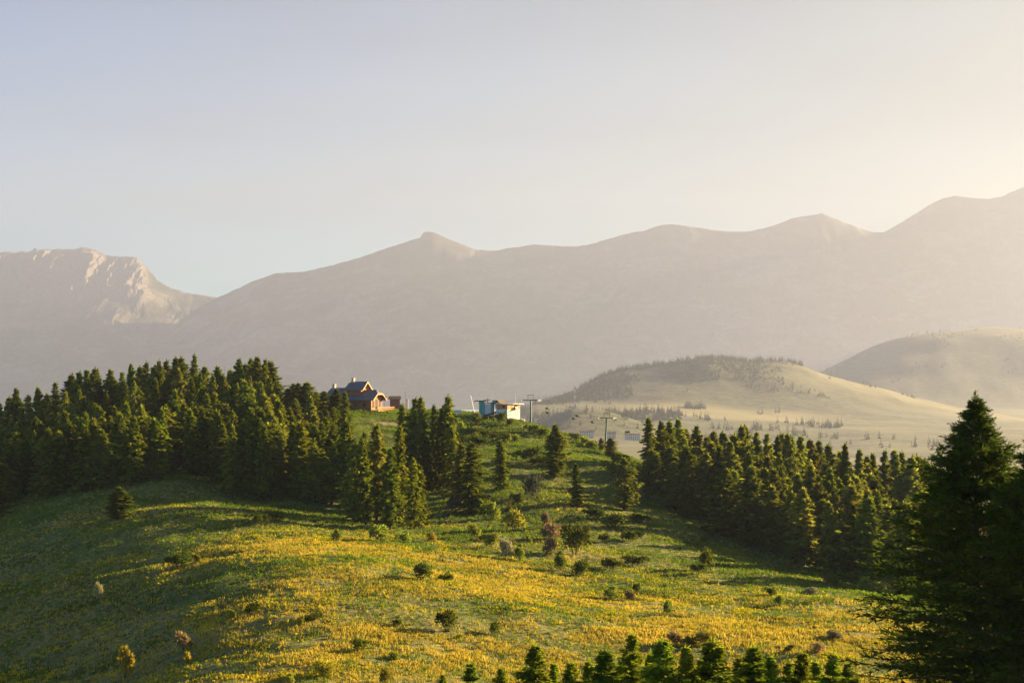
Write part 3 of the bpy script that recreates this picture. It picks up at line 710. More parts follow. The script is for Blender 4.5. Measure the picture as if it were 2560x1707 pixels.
# ------------------------------------------------------------------ shrubs
def bush_mesh(seed, n=800, leaf=0.22, lumps=6, tall=1.0):
    g = np.random.default_rng(seed)
    C = np.c_[g.uniform(-.55, .55, lumps), g.uniform(-.55, .55, lumps), g.uniform(.3, .95, lumps) * tall]; Rr = g.uniform(.30, .55, lumps)
    k = g.integers(0, lumps, n); d = unit(g.normal(0, 1, (n, 3))); d[:, 2] = np.where(d[:, 2] < -0.3, -d[:, 2], d[:, 2])
    P_ = C[k] + d * (Rr[k] * g.uniform(.35, 1.25, n) ** 0.7)[:, None]; P_[:, 2] = np.maximum(P_[:, 2], 0.03)
    dv = d + g.normal(0, .6, (n, 3)); ln = leaf * g.uniform(.6, 1.5, n)
    v, f = kites(P_, dv, g.normal(0, 1, (n, 3)), ln, ln * g.uniform(.4, .7, n))
    me = mesh_np('foliage', v, f, {'v': np.repeat(np.clip(g.random(n) * .5 + .5 * (k % 3) / 2, 0, 1), 4)})
    A = np.zeros((lumps, 3)); A[:, 2] = -0.1; B = C.copy()
    lv, lf = limb_prisms(A, B, np.full(lumps, .035), np.full(lumps, .012))
    st = mesh_np('stem', lv, lf)
    return me, st
BUSH = {}
for key, mat in (('green', 'bush_green'), ('lime', 'bush_lime'), ('yellow', 'bush_yellow'), ('rust', 'bush_rust'), ('pale', 'bush_pale'), ('grey', 'bush_grey')):
    BUSH[key] = []
    for s in range(3):
        f_, s_ = bush_mesh(hash_seed(key) + s, lumps=5 + s * 2)
        blank_copy(f_, M[mat]); blank_copy(s_, M['bark']); BUSH[key].append((f_, s_))
def bush(cx, y0, y1, wpx, key, label, group='shrubs on the hillside', y_max=520):
    p = hit(cx, y1, 110, y_max); Y = p[1]
    h = max(0.5, (y1 - y0) / F * Y * 1.12); wd = max(0.7, wpx / F * Y * 1.18)
    f_, s_ = BUSH[key][random.randrange(3)]
    o = empty('shrub', (p[0], p[1], p[2] - 0.05), random.uniform(0, 6.28)); o.scale = (wd / 1.75 * random.uniform(.85, 1.25), wd / 1.75 * random.uniform(.75, 1.1), h / 1.32 * random.uniform(.9, 1.1))
    a = bpy.data.objects.new('foliage', f_); col.objects.link(a); a.parent = o
    b = bpy.data.objects.new('stem', s_); col.objects.link(b); b.parent = o
    return tag(o, label, 'shrub', group)
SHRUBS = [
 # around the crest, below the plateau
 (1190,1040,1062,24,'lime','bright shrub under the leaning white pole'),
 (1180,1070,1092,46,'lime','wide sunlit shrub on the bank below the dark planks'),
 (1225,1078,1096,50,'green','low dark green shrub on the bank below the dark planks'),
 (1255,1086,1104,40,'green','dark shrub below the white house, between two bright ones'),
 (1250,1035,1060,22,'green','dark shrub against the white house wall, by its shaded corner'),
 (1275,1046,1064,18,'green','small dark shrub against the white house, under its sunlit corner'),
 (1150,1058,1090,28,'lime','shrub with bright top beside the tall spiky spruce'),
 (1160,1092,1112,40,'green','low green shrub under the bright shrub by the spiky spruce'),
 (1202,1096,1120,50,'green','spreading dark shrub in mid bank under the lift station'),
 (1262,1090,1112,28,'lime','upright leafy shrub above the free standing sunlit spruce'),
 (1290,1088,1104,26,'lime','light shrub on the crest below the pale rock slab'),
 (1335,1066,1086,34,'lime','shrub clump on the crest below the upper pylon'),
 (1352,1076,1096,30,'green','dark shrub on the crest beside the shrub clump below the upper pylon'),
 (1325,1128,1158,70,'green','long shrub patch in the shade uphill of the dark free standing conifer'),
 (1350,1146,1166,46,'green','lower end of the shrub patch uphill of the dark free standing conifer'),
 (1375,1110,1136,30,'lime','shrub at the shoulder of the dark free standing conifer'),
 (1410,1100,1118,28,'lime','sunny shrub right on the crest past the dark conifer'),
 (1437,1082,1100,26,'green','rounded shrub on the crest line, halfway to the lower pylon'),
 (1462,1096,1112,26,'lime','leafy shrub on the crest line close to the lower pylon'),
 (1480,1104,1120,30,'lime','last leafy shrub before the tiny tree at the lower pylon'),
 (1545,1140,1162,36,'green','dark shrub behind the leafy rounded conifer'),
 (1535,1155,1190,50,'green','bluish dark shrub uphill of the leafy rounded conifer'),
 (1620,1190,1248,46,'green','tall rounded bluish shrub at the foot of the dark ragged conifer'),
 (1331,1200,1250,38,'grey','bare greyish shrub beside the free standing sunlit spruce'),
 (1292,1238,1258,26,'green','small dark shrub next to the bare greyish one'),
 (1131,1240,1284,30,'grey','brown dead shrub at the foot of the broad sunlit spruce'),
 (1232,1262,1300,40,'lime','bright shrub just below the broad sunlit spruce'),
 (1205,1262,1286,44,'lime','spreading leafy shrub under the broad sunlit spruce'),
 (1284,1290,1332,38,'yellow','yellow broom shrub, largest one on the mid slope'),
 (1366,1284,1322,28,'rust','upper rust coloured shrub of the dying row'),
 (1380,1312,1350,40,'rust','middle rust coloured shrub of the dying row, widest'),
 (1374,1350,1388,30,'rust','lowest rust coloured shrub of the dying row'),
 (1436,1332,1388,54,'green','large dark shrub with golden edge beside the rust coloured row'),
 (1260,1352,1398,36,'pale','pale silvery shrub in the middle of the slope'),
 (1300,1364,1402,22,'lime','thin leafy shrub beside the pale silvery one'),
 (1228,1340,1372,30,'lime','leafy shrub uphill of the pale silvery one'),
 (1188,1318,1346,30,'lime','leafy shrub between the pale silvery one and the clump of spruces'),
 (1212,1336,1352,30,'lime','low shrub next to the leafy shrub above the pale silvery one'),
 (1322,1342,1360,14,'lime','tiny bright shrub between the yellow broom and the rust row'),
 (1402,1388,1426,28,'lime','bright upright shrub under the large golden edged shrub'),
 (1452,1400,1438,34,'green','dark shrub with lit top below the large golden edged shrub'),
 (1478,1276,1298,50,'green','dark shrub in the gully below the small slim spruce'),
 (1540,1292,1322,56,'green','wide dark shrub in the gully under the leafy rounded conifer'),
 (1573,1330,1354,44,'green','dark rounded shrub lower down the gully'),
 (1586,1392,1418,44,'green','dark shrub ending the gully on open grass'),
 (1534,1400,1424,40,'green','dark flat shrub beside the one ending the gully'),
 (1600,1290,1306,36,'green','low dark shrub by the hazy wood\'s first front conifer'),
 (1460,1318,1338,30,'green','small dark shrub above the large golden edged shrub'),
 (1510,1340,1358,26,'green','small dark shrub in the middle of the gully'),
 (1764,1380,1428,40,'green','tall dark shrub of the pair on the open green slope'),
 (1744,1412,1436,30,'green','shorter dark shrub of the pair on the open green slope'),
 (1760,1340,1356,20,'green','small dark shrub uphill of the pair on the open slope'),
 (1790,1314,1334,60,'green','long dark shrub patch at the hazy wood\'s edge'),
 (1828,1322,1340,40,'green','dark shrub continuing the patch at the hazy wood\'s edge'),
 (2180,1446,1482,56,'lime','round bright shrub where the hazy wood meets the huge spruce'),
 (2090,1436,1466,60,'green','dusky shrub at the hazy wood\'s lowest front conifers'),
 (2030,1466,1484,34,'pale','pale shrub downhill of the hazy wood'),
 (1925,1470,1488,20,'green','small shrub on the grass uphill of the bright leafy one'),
 (1950,1492,1514,28,'lime','bright leafy shrub alone on the lower right meadow'),
 (1670,1508,1540,24,'lime','upright leafy shrub where green grass turns golden'),
 (1592,1464,1484,16,'green','small dark shrub above the reddish dry one'),
 (1528,1472,1498,34,'lime','leafy shrub with golden side at the shade line'),
 (1577,1480,1504,22,'rust','reddish dry shrub at the shade line'),
 # golden meadow
 (1050,1420,1452,42,'green','round green shrub on the golden meadow uphill of a small one'),
 (1114,1436,1454,26,'green','small green shrub companion on the golden meadow'),
 (1120,1538,1578,48,'green','largest green shrub in the middle of the golden meadow'),
 (1240,1562,1588,34,'green','green shrub downhill beside the largest meadow one'),
 (990,1552,1566,24,'green','small flat shrub beside the largest meadow one'),
 (1146,1590,1598,20,'lime','tiny shrub under the largest meadow one'),
 (815,1650,1690,44,'yellow','golden green shrub low on the meadow'),
 (900,1600,1626,32,'green','dark leaning shrub on the low golden meadow'),
 (985,1636,1652,26,'lime','small leafy shrub on the low golden meadow'),
 (963,1672,1712,20,'yellow','upright yellow shrub at the bottom edge of the meadow'),
 (726,1688,1715,24,'lime','leafy shrub cut by the bottom edge of the meadow'),
 (783,1534,1552,40,'green','dark green shrub with bright rim on the meadow'),
 (754,1545,1564,14,'lime','small bright shrub touching the dark rimmed one'),
 (635,1514,1540,38,'green','flat green shrub west of the dark rimmed one'),
 (580,1528,1550,22,'lime','small leafy shrub beside the flat green one'),
 (448,1390,1418,44,'green','leafy green shrub at the upper edge of the dark meadow'),
 (490,1390,1408,18,'yellow','small golden shrub beside the leafy green one on the dark meadow'),
 (247,1466,1504,22,'pale','pinkish dry upright shrub alone on the dark meadow'),
 (460,1586,1628,36,'rust','orange dry shrub on the dark meadow'),
 (471,1634,1660,24,'yellow','yellow leafy shrub under the orange dry one'),
 (310,1626,1698,34,'yellow','tall golden upright shrub on the dark meadow'),
 (841,1326,1354,26,'lime','bright shrub at the shaded end of the knoll'),
 (704,1338,1352,18,'lime','small bright shrub on the knoll\'s lower edge'),
 (947,1318,1354,42,'lime','bright leafy shrub under the meadow clump of spruces'),
 (1010,1334,1358,34,'lime','leafy shrub below the sunlit pointed spruce'),
 (1082,1334,1356,34,'yellow','golden shrub in the grass below the broad sunlit spruce'),
 (686,1278,1304,34,'green','upper dark shrub on the shaded knoll'),
 (648,1288,1316,34,'green','lower dark shrub on the shaded knoll'),
 (1690,1584,1614,34,'rust','reddish shrub by the young pines'),
 (1726,1596,1618,26,'green','green shrub between the reddish and the golden one'),
 (1764,1584,1616,54,'yellow','broad golden shrub by the young pines'),
 (2044,1608,1632,30,'rust','dry brownish shrub on the lower meadow near the huge spruce'),
 (1976,1612,1630,28,'yellow','yellow shrub on the lower meadow near the dry brownish one'),
 (2084,1574,1598,34,'pale','pale grassy shrub on the lower meadow'),
]
for q in SHRUBS: bush(*q[:5], q[5].replace('lower right meadow', 'lower meadow'))
# ------------------------------------------------------------------ grass, dry grass and yellow flowers
WP = np.array(wood_pts)
def tufts(name, mat, n, size, spread, nb, y0, y1, dens, seed, wfac, flat=0.35):
    g = np.random.default_rng(seed)
    # candidate points, uniform over the part of the hill the lens sees
    Y = np.sqrt(g.uniform(y0 ** 2, y1 ** 2, n)); u = g.uniform(-0.39, 0.39, n); x = u * Y
    keep = g.random(n) < dens(x, Y); x = x[keep]; Y = Y[keep]
    dmin = np.full(len(x), 99.0)
    for i in range(0, len(x), 20000):
        dmin[i:i + 20000] = np.sqrt(((x[i:i + 20000, None] - WP[None, :, 0]) ** 2 + (Y[i:i + 20000, None] - WP[None, :, 1]) ** 2).min(1))
    bi = np.clip(((Y - GY[0]) / GS).astype(int), 0, len(GY) - 1), np.clip(((x - GX[0]) / GS).astype(int), 0, len(GX) - 1)
    k2 = (dmin > 1.6) & (g.random(len(x)) > bare_v[bi] * 0.9); x = x[k2]; Y = Y[k2]
    z = gh(x, Y); k = len(x)
    patch = fbm(x / 11, Y / 8, 3, seed + 200)
    sc_ = size * (0.6 + 0.8 * g.random(k)) * (0.8 + Y / 700) * (0.55 + 0.95 * patch)
    B = np.repeat(np.stack([x, Y, z - 0.03], 1), nb, 0); ss = np.repeat(sc_, nb); K = k * nb
    B[:, :2] += g.normal(0, spread, (K, 2)) * ss[:, None]
    dv = np.c_[g.normal(0, flat, (K, 2)), np.ones(K)]; a = g.uniform(0, 6.28, K)
    S = np.c_[np.cos(a), np.sin(a), np.zeros(K)]; L = ss * g.uniform(.6, 1.2, K); W = L * wfac * g.uniform(.7, 1.3, K)
    tip = B + unit(dv) * L[:, None]
    V = np.stack([B - S * W[:, None] * .5, B + S * W[:, None] * .5, tip + S * W[:, None] * .3, tip - S * W[:, None] * .3], 1).reshape(-1, 3)
    v = np.repeat(np.clip(np.repeat((fbm(x / 6, Y / 5, 3, seed + 300) - .5) * 1.6 + .25 + .45 * g.random(k), nb) + g.random(K) * 0.2, 0, 1), 4)
    o = link(name, mesh_np(name, V, np.arange(len(V)).reshape(-1, 4), {'v': v}), M[mat])
    return tag(o, kind='stuff')
def lit_zone(x, Y):          # dry grass kept to the sunlit meadow; its gold partly stands in for sunlight
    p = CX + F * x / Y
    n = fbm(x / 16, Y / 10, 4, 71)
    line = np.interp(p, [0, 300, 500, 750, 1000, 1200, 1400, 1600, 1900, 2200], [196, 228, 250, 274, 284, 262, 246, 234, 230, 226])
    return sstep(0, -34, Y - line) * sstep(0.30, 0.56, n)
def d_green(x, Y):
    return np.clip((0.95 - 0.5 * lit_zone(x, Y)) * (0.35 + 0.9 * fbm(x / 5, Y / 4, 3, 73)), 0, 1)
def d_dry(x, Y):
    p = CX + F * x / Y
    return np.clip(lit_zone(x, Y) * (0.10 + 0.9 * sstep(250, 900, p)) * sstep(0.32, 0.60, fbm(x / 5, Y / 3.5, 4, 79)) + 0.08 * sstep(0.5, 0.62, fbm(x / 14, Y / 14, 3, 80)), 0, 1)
def d_flower(x, Y):
    p = CX + F * x / Y
    n = fbm(x / 3.0, Y / 1.8, 3, 83); n2 = fbm(x / 30, Y / 22, 2, 84)
    zone = sstep(300, 262, Y) * (0.70 + 0.30 * sstep(900, 300, p)) + 0.06
    return np.clip(sstep(0.52, 0.68, n) * zone * sstep(0.38, 0.70, n2) * 1.0 + 0.010 + 0.05 * sstep(900, 350, p) * sstep(300, 262, Y), 0, 1)
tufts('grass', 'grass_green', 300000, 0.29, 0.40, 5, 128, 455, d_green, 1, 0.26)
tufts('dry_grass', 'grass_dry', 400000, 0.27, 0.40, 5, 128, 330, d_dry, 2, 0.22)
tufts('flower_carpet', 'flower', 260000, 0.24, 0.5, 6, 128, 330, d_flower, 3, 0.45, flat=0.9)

# ------------------------------------------------------------------ building materials
M['logs'] = plain('log_wall', (0.38, 0.125, 0.024), (0.23, 0.070, 0.018), 1.2, 0.7, 0.5, stretch=(0.3, 0.3, 5))
M['slate'] = plain('grey_roof', (0.135, 0.13, 0.135), (0.09, 0.087, 0.092), 1.5, 0.7, 0.3, stretch=(0.4, 4, 4))
M['palewood'] = plain('pale_wood', (0.60, 0.31, 0.11), (0.46, 0.22, 0.08), 2.0, 0.7)
M['render_white'] = plain('white_render', (0.62, 0.59, 0.54), (0.52, 0.49, 0.45), 0.8, 0.85)
M['stone'] = plain('chimney_stone', (0.55, 0.45, 0.38), (0.36, 0.29, 0.24), 3.0, 0.9, 0.5)
M['glass'] = plain('dark_window_glass', (0.03, 0.035, 0.04), (0.02, 0.022, 0.025), 1.0, 0.12)
M['teal'] = plain('teal_paint', (0.05, 0.33, 0.30), (0.035, 0.25, 0.23), 1.5, 0.5)
M['greenmetal'] = plain('green_painted_steel', (0.006, 0.10, 0.075), (0.005, 0.07, 0.055), 1.0, 0.45)
M['darkmetal'] = plain('dark_steel', (0.060, 0.052, 0.050), (0.040, 0.036, 0.035), 2.0, 0.5)
M['brownwood'] = plain('brown_wood', (0.17, 0.11, 0.075), (0.11, 0.07, 0.05), 2.0, 0.8)
M['orangewood'] = plain('orange_wood', (0.52, 0.22, 0.060), (0.40, 0.15, 0.04), 1.5, 0.7, stretch=(6, 6, 0.5))
M['whitepaint'] = plain('white_paint', (0.80, 0.79, 0.76), (0.70, 0.69, 0.66), 1.0, 0.6)
M['planks'] = plain('dark_planks', (0.060, 0.065, 0.070), (0.030, 0.034, 0.038), 2.0, 0.7, 0.3, stretch=(0.3, 5, 5))
M['redwood'] = plain('reddish_boards', (0.20, 0.095, 0.070), (0.14, 0.065, 0.050), 2.0, 0.8)
M['rock'] = plain('pale_rock', (0.52, 0.42, 0.36), (0.34, 0.27, 0.22), 1.2, 0.95, 0.6)
M['mast_orange'] = plain('orange_mast_paint', (0.62, 0.22, 0.05), (0.50, 0.16, 0.04), 1.0, 0.6)
M['cream'] = plain('cream_render', (0.66, 0.58, 0.50), (0.56, 0.49, 0.42), 0.5, 0.85)
M['cable'] = plain('steel_cable', (0.08, 0.08, 0.08), None, 1.0, 0.5)

# ------------------------------------------------------------------ log chalet
def place(px, py, Y): 
    p = at(px, py, Y); return float(p[0]), float(p[1]), float(p[2])
TH = R(-26)
cp_ = at(928, 1025, 446)                         # front corner of the sunlit gable
chx, chy = cp_[0], cp_[1]; chz = min(float(gh(chx, chy)), cp_[2]) 
ch = empty('log_chalet', (chx, chy, cp_[2]), TH)
tag(ch, 'orange log chalet with grey two tier roof and chimneys on the plateau', 'chalet')
# local frame: +x along the ridge towards the sunlit gable, +y to the back; origin at the corner under the gable's near edge
W_ = 6.6; hw = W_ / 2 + 0.8; Lm = 9.8
mb = MB(); mb.prism_x([(0, -2.2), (W_, -2.2), (W_, 3.4), (W_ / 2 + 1.3, 5.1), (W_ / 2 - 1.3, 5.1), (0, 3.4)], -Lm, 0.0); mb.build('wall', M['logs'], ch)
zr, ze, zc_ = 6.35, 3.2, 5.2
wc = hw * (zr - zc_) / (zr - ze)
top = [(-Lm - .1, W_ / 2 - hw, ze), (1.25, W_ / 2 - hw, ze), (1.25, W_ / 2 - wc, zc_), (-0.15, W_ / 2, zr), (-Lm - .1, W_ / 2, zr), (1.25, W_ / 2 + wc, zc_), (1.25, W_ / 2 + hw, ze), (-Lm - .1, W_ / 2 + hw, ze)]
rf = MB().slab(top, [(0, 1, 2, 3, 4), (2, 5, 3), (4, 3, 5, 6, 7)], 0.22).build('roof', M['slate'], ch)
# verge boards of the gable, lit orange
vb = MB()
for sgn in (-1, 1):
    y0, y1 = W_ / 2 + sgn * hw, W_ / 2 + sgn * wc
    n0 = len(vb.v)
    vb.v += [(1.26, y0, ze - .42), (1.26, y1, zc_ - .42), (1.26, y1, zc_ + .02), (1.26, y0, ze + .02), (1.34, y0, ze - .42), (1.34, y1, zc_ - .42), (1.34, y1, zc_ + .02), (1.34, y0, ze + .02)]
    vb.f += [tuple(n0 + i for i in q) for q in ((0, 3, 2, 1), (4, 5, 6, 7), (0, 1, 5, 4), (1, 2, 6, 5), (2, 3, 7, 6), (3, 0, 4, 7))]
vb.box(1.26, 1.34, W_ / 2 - wc, W_ / 2 + wc, zc_ - .40, zc_ + .02)
vb.build('bargeboard', M['palewood'], rf)
# upper storey
ux1, ux0 = -3.6, -10.6; uw = 3.0; uyc = W_ / 2 + 0.4
mb = MB(); mb.prism_x([(uyc - uw + .5, 3.3), (uyc + uw - .5, 3.3), (uyc + uw - .5, 6.5), (uyc, 8.6), (uyc - uw + .5, 6.5)], ux0, ux1 - 0.9); mb.build('upper_wall', M['logs'], ch)
top = [(ux0 - .5, uyc - uw, 6.35), (ux1, uyc - uw, 6.35), (ux1, uyc, 9.0), (ux0 + .9, uyc, 9.0), (ux1, uyc + uw, 6.35), (ux0 - .5, uyc + uw, 6.35)]
ur = MB().slab(top, [(0, 1, 2, 3), (3, 2, 4, 5), (0, 3, 5)], 0.2).build('upper_roof', M['slate'], ch)
ub = MB()
for sgn in (-1, 1):
    y0 = uyc + sgn * uw; n0 = len(ub.v)
    ub.v += [(ux1 + .01, y0, 5.95), (ux1 + .01, uyc, 8.55), (ux1 + .01, uyc, 9.03), (ux1 + .01, y0, 6.38), (ux1 + .10, y0, 5.95), (ux1 + .10, uyc, 8.55), (ux1 + .10, uyc, 9.03), (ux1 + .10, y0, 6.38)]
    ub.f += [tuple(n0 + i for i in q) for q in ((0, 3, 2, 1), (4, 5, 6, 7), (0, 1, 5, 4), (1, 2, 6, 5), (2, 3, 7, 6), (3, 0, 4, 7))]
ub.build('bargeboard', M['palewood'], ur)
# left wing
mb = MB(); mb.prism_x([(.6, -2.2), (W_ - .6, -2.2), (W_ - .6, 4.0), (W_ / 2, 6.5), (.6, 4.0)], -17.2, -Lm - .2); mb.build('wing_wall', M['logs'], ch)
top = [(-17.9, -.5, 3.75), (-Lm - .3, -.5, 3.75), (-Lm - .3, W_ / 2, 7.0), (-16.9, W_ / 2, 7.0), (-Lm - .3, W_ + .5, 3.75), (-17.9, W_ + .5, 3.75)]
MB().slab(top, [(0, 1, 2, 3), (3, 2, 4, 5), (0, 3, 5)], 0.22).build('wing_roof', M['slate'], ch)
for x, y, z0, z1 in ((ux0 + 1.6, uyc, 8.2, 9.95), (-15.9, W_ / 2, 6.2, 8.0)):
    c_ = MB().box(x - .42, x + .42, y - .42, y + .42, z0, z1).build('chimney', M['stone'], ch)
    MB().box(x - .55, x + .55, y - .55, y + .55, z1 + .02, z1 + .16).build('chimney_cap', M['stone'], c_)
# gable windows and door
for y0, y1, z0, z1 in ((.9, 1.7, 1.0, 2.9), (2.7, 3.7, .25, 3.3), (4.7, 5.5, 1.0, 2.9), (2.7, 3.9, 3.75, 4.6)):
    wn = MB()
    for a, b, c, d in ((y0 - .14, y0, z0 - .14, z1 + .14), (y1, y1 + .14, z0 - .14, z1 + .14), (y0, y1, z1, z1 + .14), (y0, y1, z0 - .14, z0)): wn.box(.01, .09, a, b, c, d)
    wf = wn.build('window', M['brownwood'], ch); MB().box(.01, .05, y0, y1, z0, z1).build('pane', M['glass'], wf)
for x0 in (-3.0, -6.2, -8.6):
    wn = MB().box(x0 - .1, x0 + 1.1, -.08, -.01, .9, 1.0).box(x0 - .1, x0, -.08, -.01, 1.0, 2.2).box(x0 + 1.0, x0 + 1.1, -.08, -.01, 1.0, 2.2).box(x0 - .1, x0 + 1.1, -.08, -.01, 2.2, 2.3)
    wf = wn.build('window', M['brownwood'], ch); MB().box(x0, x0 + 1.0, -.05, -.01, 1.0, 2.2).build('pane', M['glass'], wf)
# timber deck with posts along the gable
dk = MB().box(0.05, 2.6, -.3, W_ + 3.4, -.32, -.10)
for y in np.arange(0, W_ + 3.5, 1.5): dk.box(2.35, 2.55, y - .1, y + .1, -2.4, -.33)
deck = dk.build('deck', M['orangewood'], ch)
rl = MB().box(2.46, 2.56, -.3, W_ + 3.4, .78, .90).box(2.46, 2.54, -.3, W_ + 3.4, .30, .38).box(.1, 2.45, -.3, -.2, .78, .90)
for y in np.arange(-.2, W_ + 3.5, .75): rl.box(2.45, 2.57, y - .08, y + .08, -.09, 1.05)
rl.build('railing', M['orangewood'], deck)
# parasol mast beside the deck
p0 = at(961, 1006, 452); z0 = float(gh(p0[0], p0[1]))
o = empty('parasol', (p0[0], p0[1], z0)); tag(o, 'small dark parasol standing on the deck side of the log chalet', 'parasol')
MB().tube((0, 0, 0), (0, 0, p0[2] - z0 + 2.0), .05, .05, 6).build('pole', M['darkmetal'], o)
cz_ = p0[2] - z0 + 2.0; k = 10; vb = MB()
ringp = [(1.25 * math.cos(2 * math.pi * i / k), 1.25 * math.sin(2 * math.pi * i / k), cz_ - .28) for i in range(k)]
vb.slab([(0, 0, cz_ + .1)] + ringp, [(0, 1 + i, 1 + (i + 1) % k) for i in range(k)], .05).build('canopy', M['darkmetal'], o)

# little hut behind the plateau edge
hp = at(977, 1003, 466)
hu = empty('little_hut', (hp[0], hp[1], hp[2]), R(12)); tag(hu, 'little reddish wooden hut with dull pitched roof beyond the chalet', 'hut')
MB().prism_x([(0, -3.0), (2.4, -3.0), (2.4, 0.95), (1.2, 1.6), (0, 0.95)], 0, 3.0).build('wall', M['redwood'], hu)
MB().slab([(-.5, -.45, .78), (3.4, -.45, .78), (3.4, 1.2, 1.72), (-.5, 1.2, 1.72), (3.4, 2.85, .78), (-.5, 2.85, .78)], [(0, 1, 2, 3), (3, 2, 4, 5)], .12).build('roof', M['brownwood'], hu)
MB().box(1.1, 1.8, -.05, -.01, -.6, .5).build('door', M['brownwood'], hu)
wp_ = at(1018, 1009, 462); wz = float(gh(wp_[0], wp_[1]))
o = empty('white_post', (wp_[0], wp_[1], wz)); tag(o, 'short stout white post with cap beside the little hut', 'post')
MB().box(-.28, .28, -.28, .28, 0, wp_[2] - wz + 1.25).build('shaft', M['cream'], o); MB().box(-.36, .36, -.36, .36, wp_[2] - wz + 1.26, wp_[2] - wz + 1.42).build('cap', M['stone'], o)
wp_ = at(1013.5, 1009, 461); wz = float(gh(wp_[0], wp_[1]))
o = empty('wooden_pole', (wp_[0], wp_[1], wz)); tag(o, 'thin dark pole with crosspiece beside the short white post', 'pole')
MB().tube((0, 0, 0), (0, 0, wp_[2] - wz + 3.7), .07, .045).build('shaft', M['brownwood'], o); MB().box(-.35, .35, -.04, .04, wp_[2] - wz + 3.3, wp_[2] - wz + 3.38).build('crosspiece', M['brownwood'], o)

# ------------------------------------------------------------------ lift station house
S_ = 436 / F            # metres per photo pixel there
hp = at(1268.5, 1043.5, 436); th = R(24)
def opening(nm, parent, x0, x1, z0, z1, yf, mat_f, mat_p):
    f = MB()
    for a, b, c, d in ((x0 - .08, x0, z0 - .08, z1 + .08), (x1, x1 + .08, z0 - .08, z1 + .08), (x0, x1, z1, z1 + .08), (x0, x1, z0 - .08, z0)): f.box(a, b, yf - .07, yf - .005, c, d)
    fo = f.build(nm, mat_f, parent); MB().box(x0, x1, yf - .04, yf - .005, z0, z1).build('pane', mat_p, fo); return fo
def opening_side(nm, parent, y0, y1, z0, z1, xf, mat_f, mat_p):
    f = MB()
    for a, b, c, d in ((y0 - .08, y0, z0 - .08, z1 + .08), (y1, y1 + .08, z0 - .08, z1 + .08), (y0, y1, z1, z1 + .08), (y0, y1, z0 - .08, z0)): f.box(xf - .07, xf - .005, a, b, c, d)
    fo = f.build(nm, mat_f, parent); MB().box(xf - .04, xf - .005, y0, y1, z0, z1).build('pane', mat_p, fo); return fo
ho = empty('lift_house', (hp[0], hp[1], hp[2]), R(52)); tag(ho, 'white house with teal shutters and orange timber upper storey under flat roof', 'house')
# the sunlit long face looks along local -y, the shaded end along local -x
Wd, Dp = 6.3, 4.4
MB().box(0, Wd, 0, Dp, -2.2, 2.45).build('wall', M['render_white'], ho)
MB().box(.02, Wd - .02, .02, Dp - .02, 2.46, 4.05).build('timber_storey', M['orangewood'], ho)
MB().box(-.35, Wd + 1.3, -.6, Dp * .62, 4.06, 4.22).build('roof', M['whitepaint'], ho)
opening('shutter', ho, .9, 1.9, .45, 2.05, 0, M['whitepaint'], M['teal'])
opening('shutter', ho, 4.0, 5.3, .30, 2.10, 0, M['whitepaint'], M['teal'])
opening('window', ho, 3.6, 4.9, 3.0, 3.75, .02, M['brownwood'], M['glass'])
opening_side('shutter', ho, .5, 1.2, .35, 2.05, 0, M['whitepaint'], M['teal'])
opening_side('window', ho, 2.2, 2.6, 1.4, 1.8, 0, M['whitepaint'], M['glass'])
opening_side('shutter', ho, 3.3, 3.8, .7, 2.0, 0, M['whitepaint'], M['teal'])
opening_side('window', ho, 1.0, 1.8, 3.0, 3.6, .02, M['brownwood'], M['glass'])
dorm = MB().box(.1, 2.6, Dp * .64, Dp + .6, 2.9, 4.5).build('dormer', M['render_white'], ho)
MB().slab([(-.5, Dp * .64 - .5, 4.2), (-.5, Dp * .85, 5.35), (3.0, Dp * .85, 5.35), (3.0, Dp * .64 - .5, 4.2), (-.5, Dp + 1.0, 4.2), (3.0, Dp + 1.0, 4.2)], [(1, 0, 3, 2), (4, 1, 2, 5)], .14).build('dormer_roof', M['brownwood'], dorm)
MB().tube((5.6, 1.2, 4.23), (5.6, 1.2, 7.3), .05, .035).build('antenna', M['whitepaint'], ho)
# rock slab below
rp = hit(1303, 1052, 380, 470)
g_ = np.random.default_rng(3); bm_v = []
rk_ = MB(); kk = 9
r0 = [(1.5 * math.cos(2 * math.pi * i / kk) * g_.uniform(.8, 1.2), .9 * math.sin(2 * math.pi * i / kk) * g_.uniform(.8, 1.2)) for i in range(kk)]
n0 = 0
rk_.v = [(x, y, -.5) for x, y in r0] + [(x * .85, y * .85, g_.uniform(.35, .6)) for x, y in r0] + [(0.1, 0, .75)]
rk_.f = [(i, (i + 1) % kk, kk + (i + 1) % kk, kk + i) for i in range(kk)] + [(kk + i, kk + (i + 1) % kk, 2 * kk) for i in range(kk)] + [tuple(reversed(range(kk)))]
o = rk_.build('rock_slab', M['rock']); o.location = rp; tag(o, 'pale pinkish rock slab in the grass under the white house', 'rock')

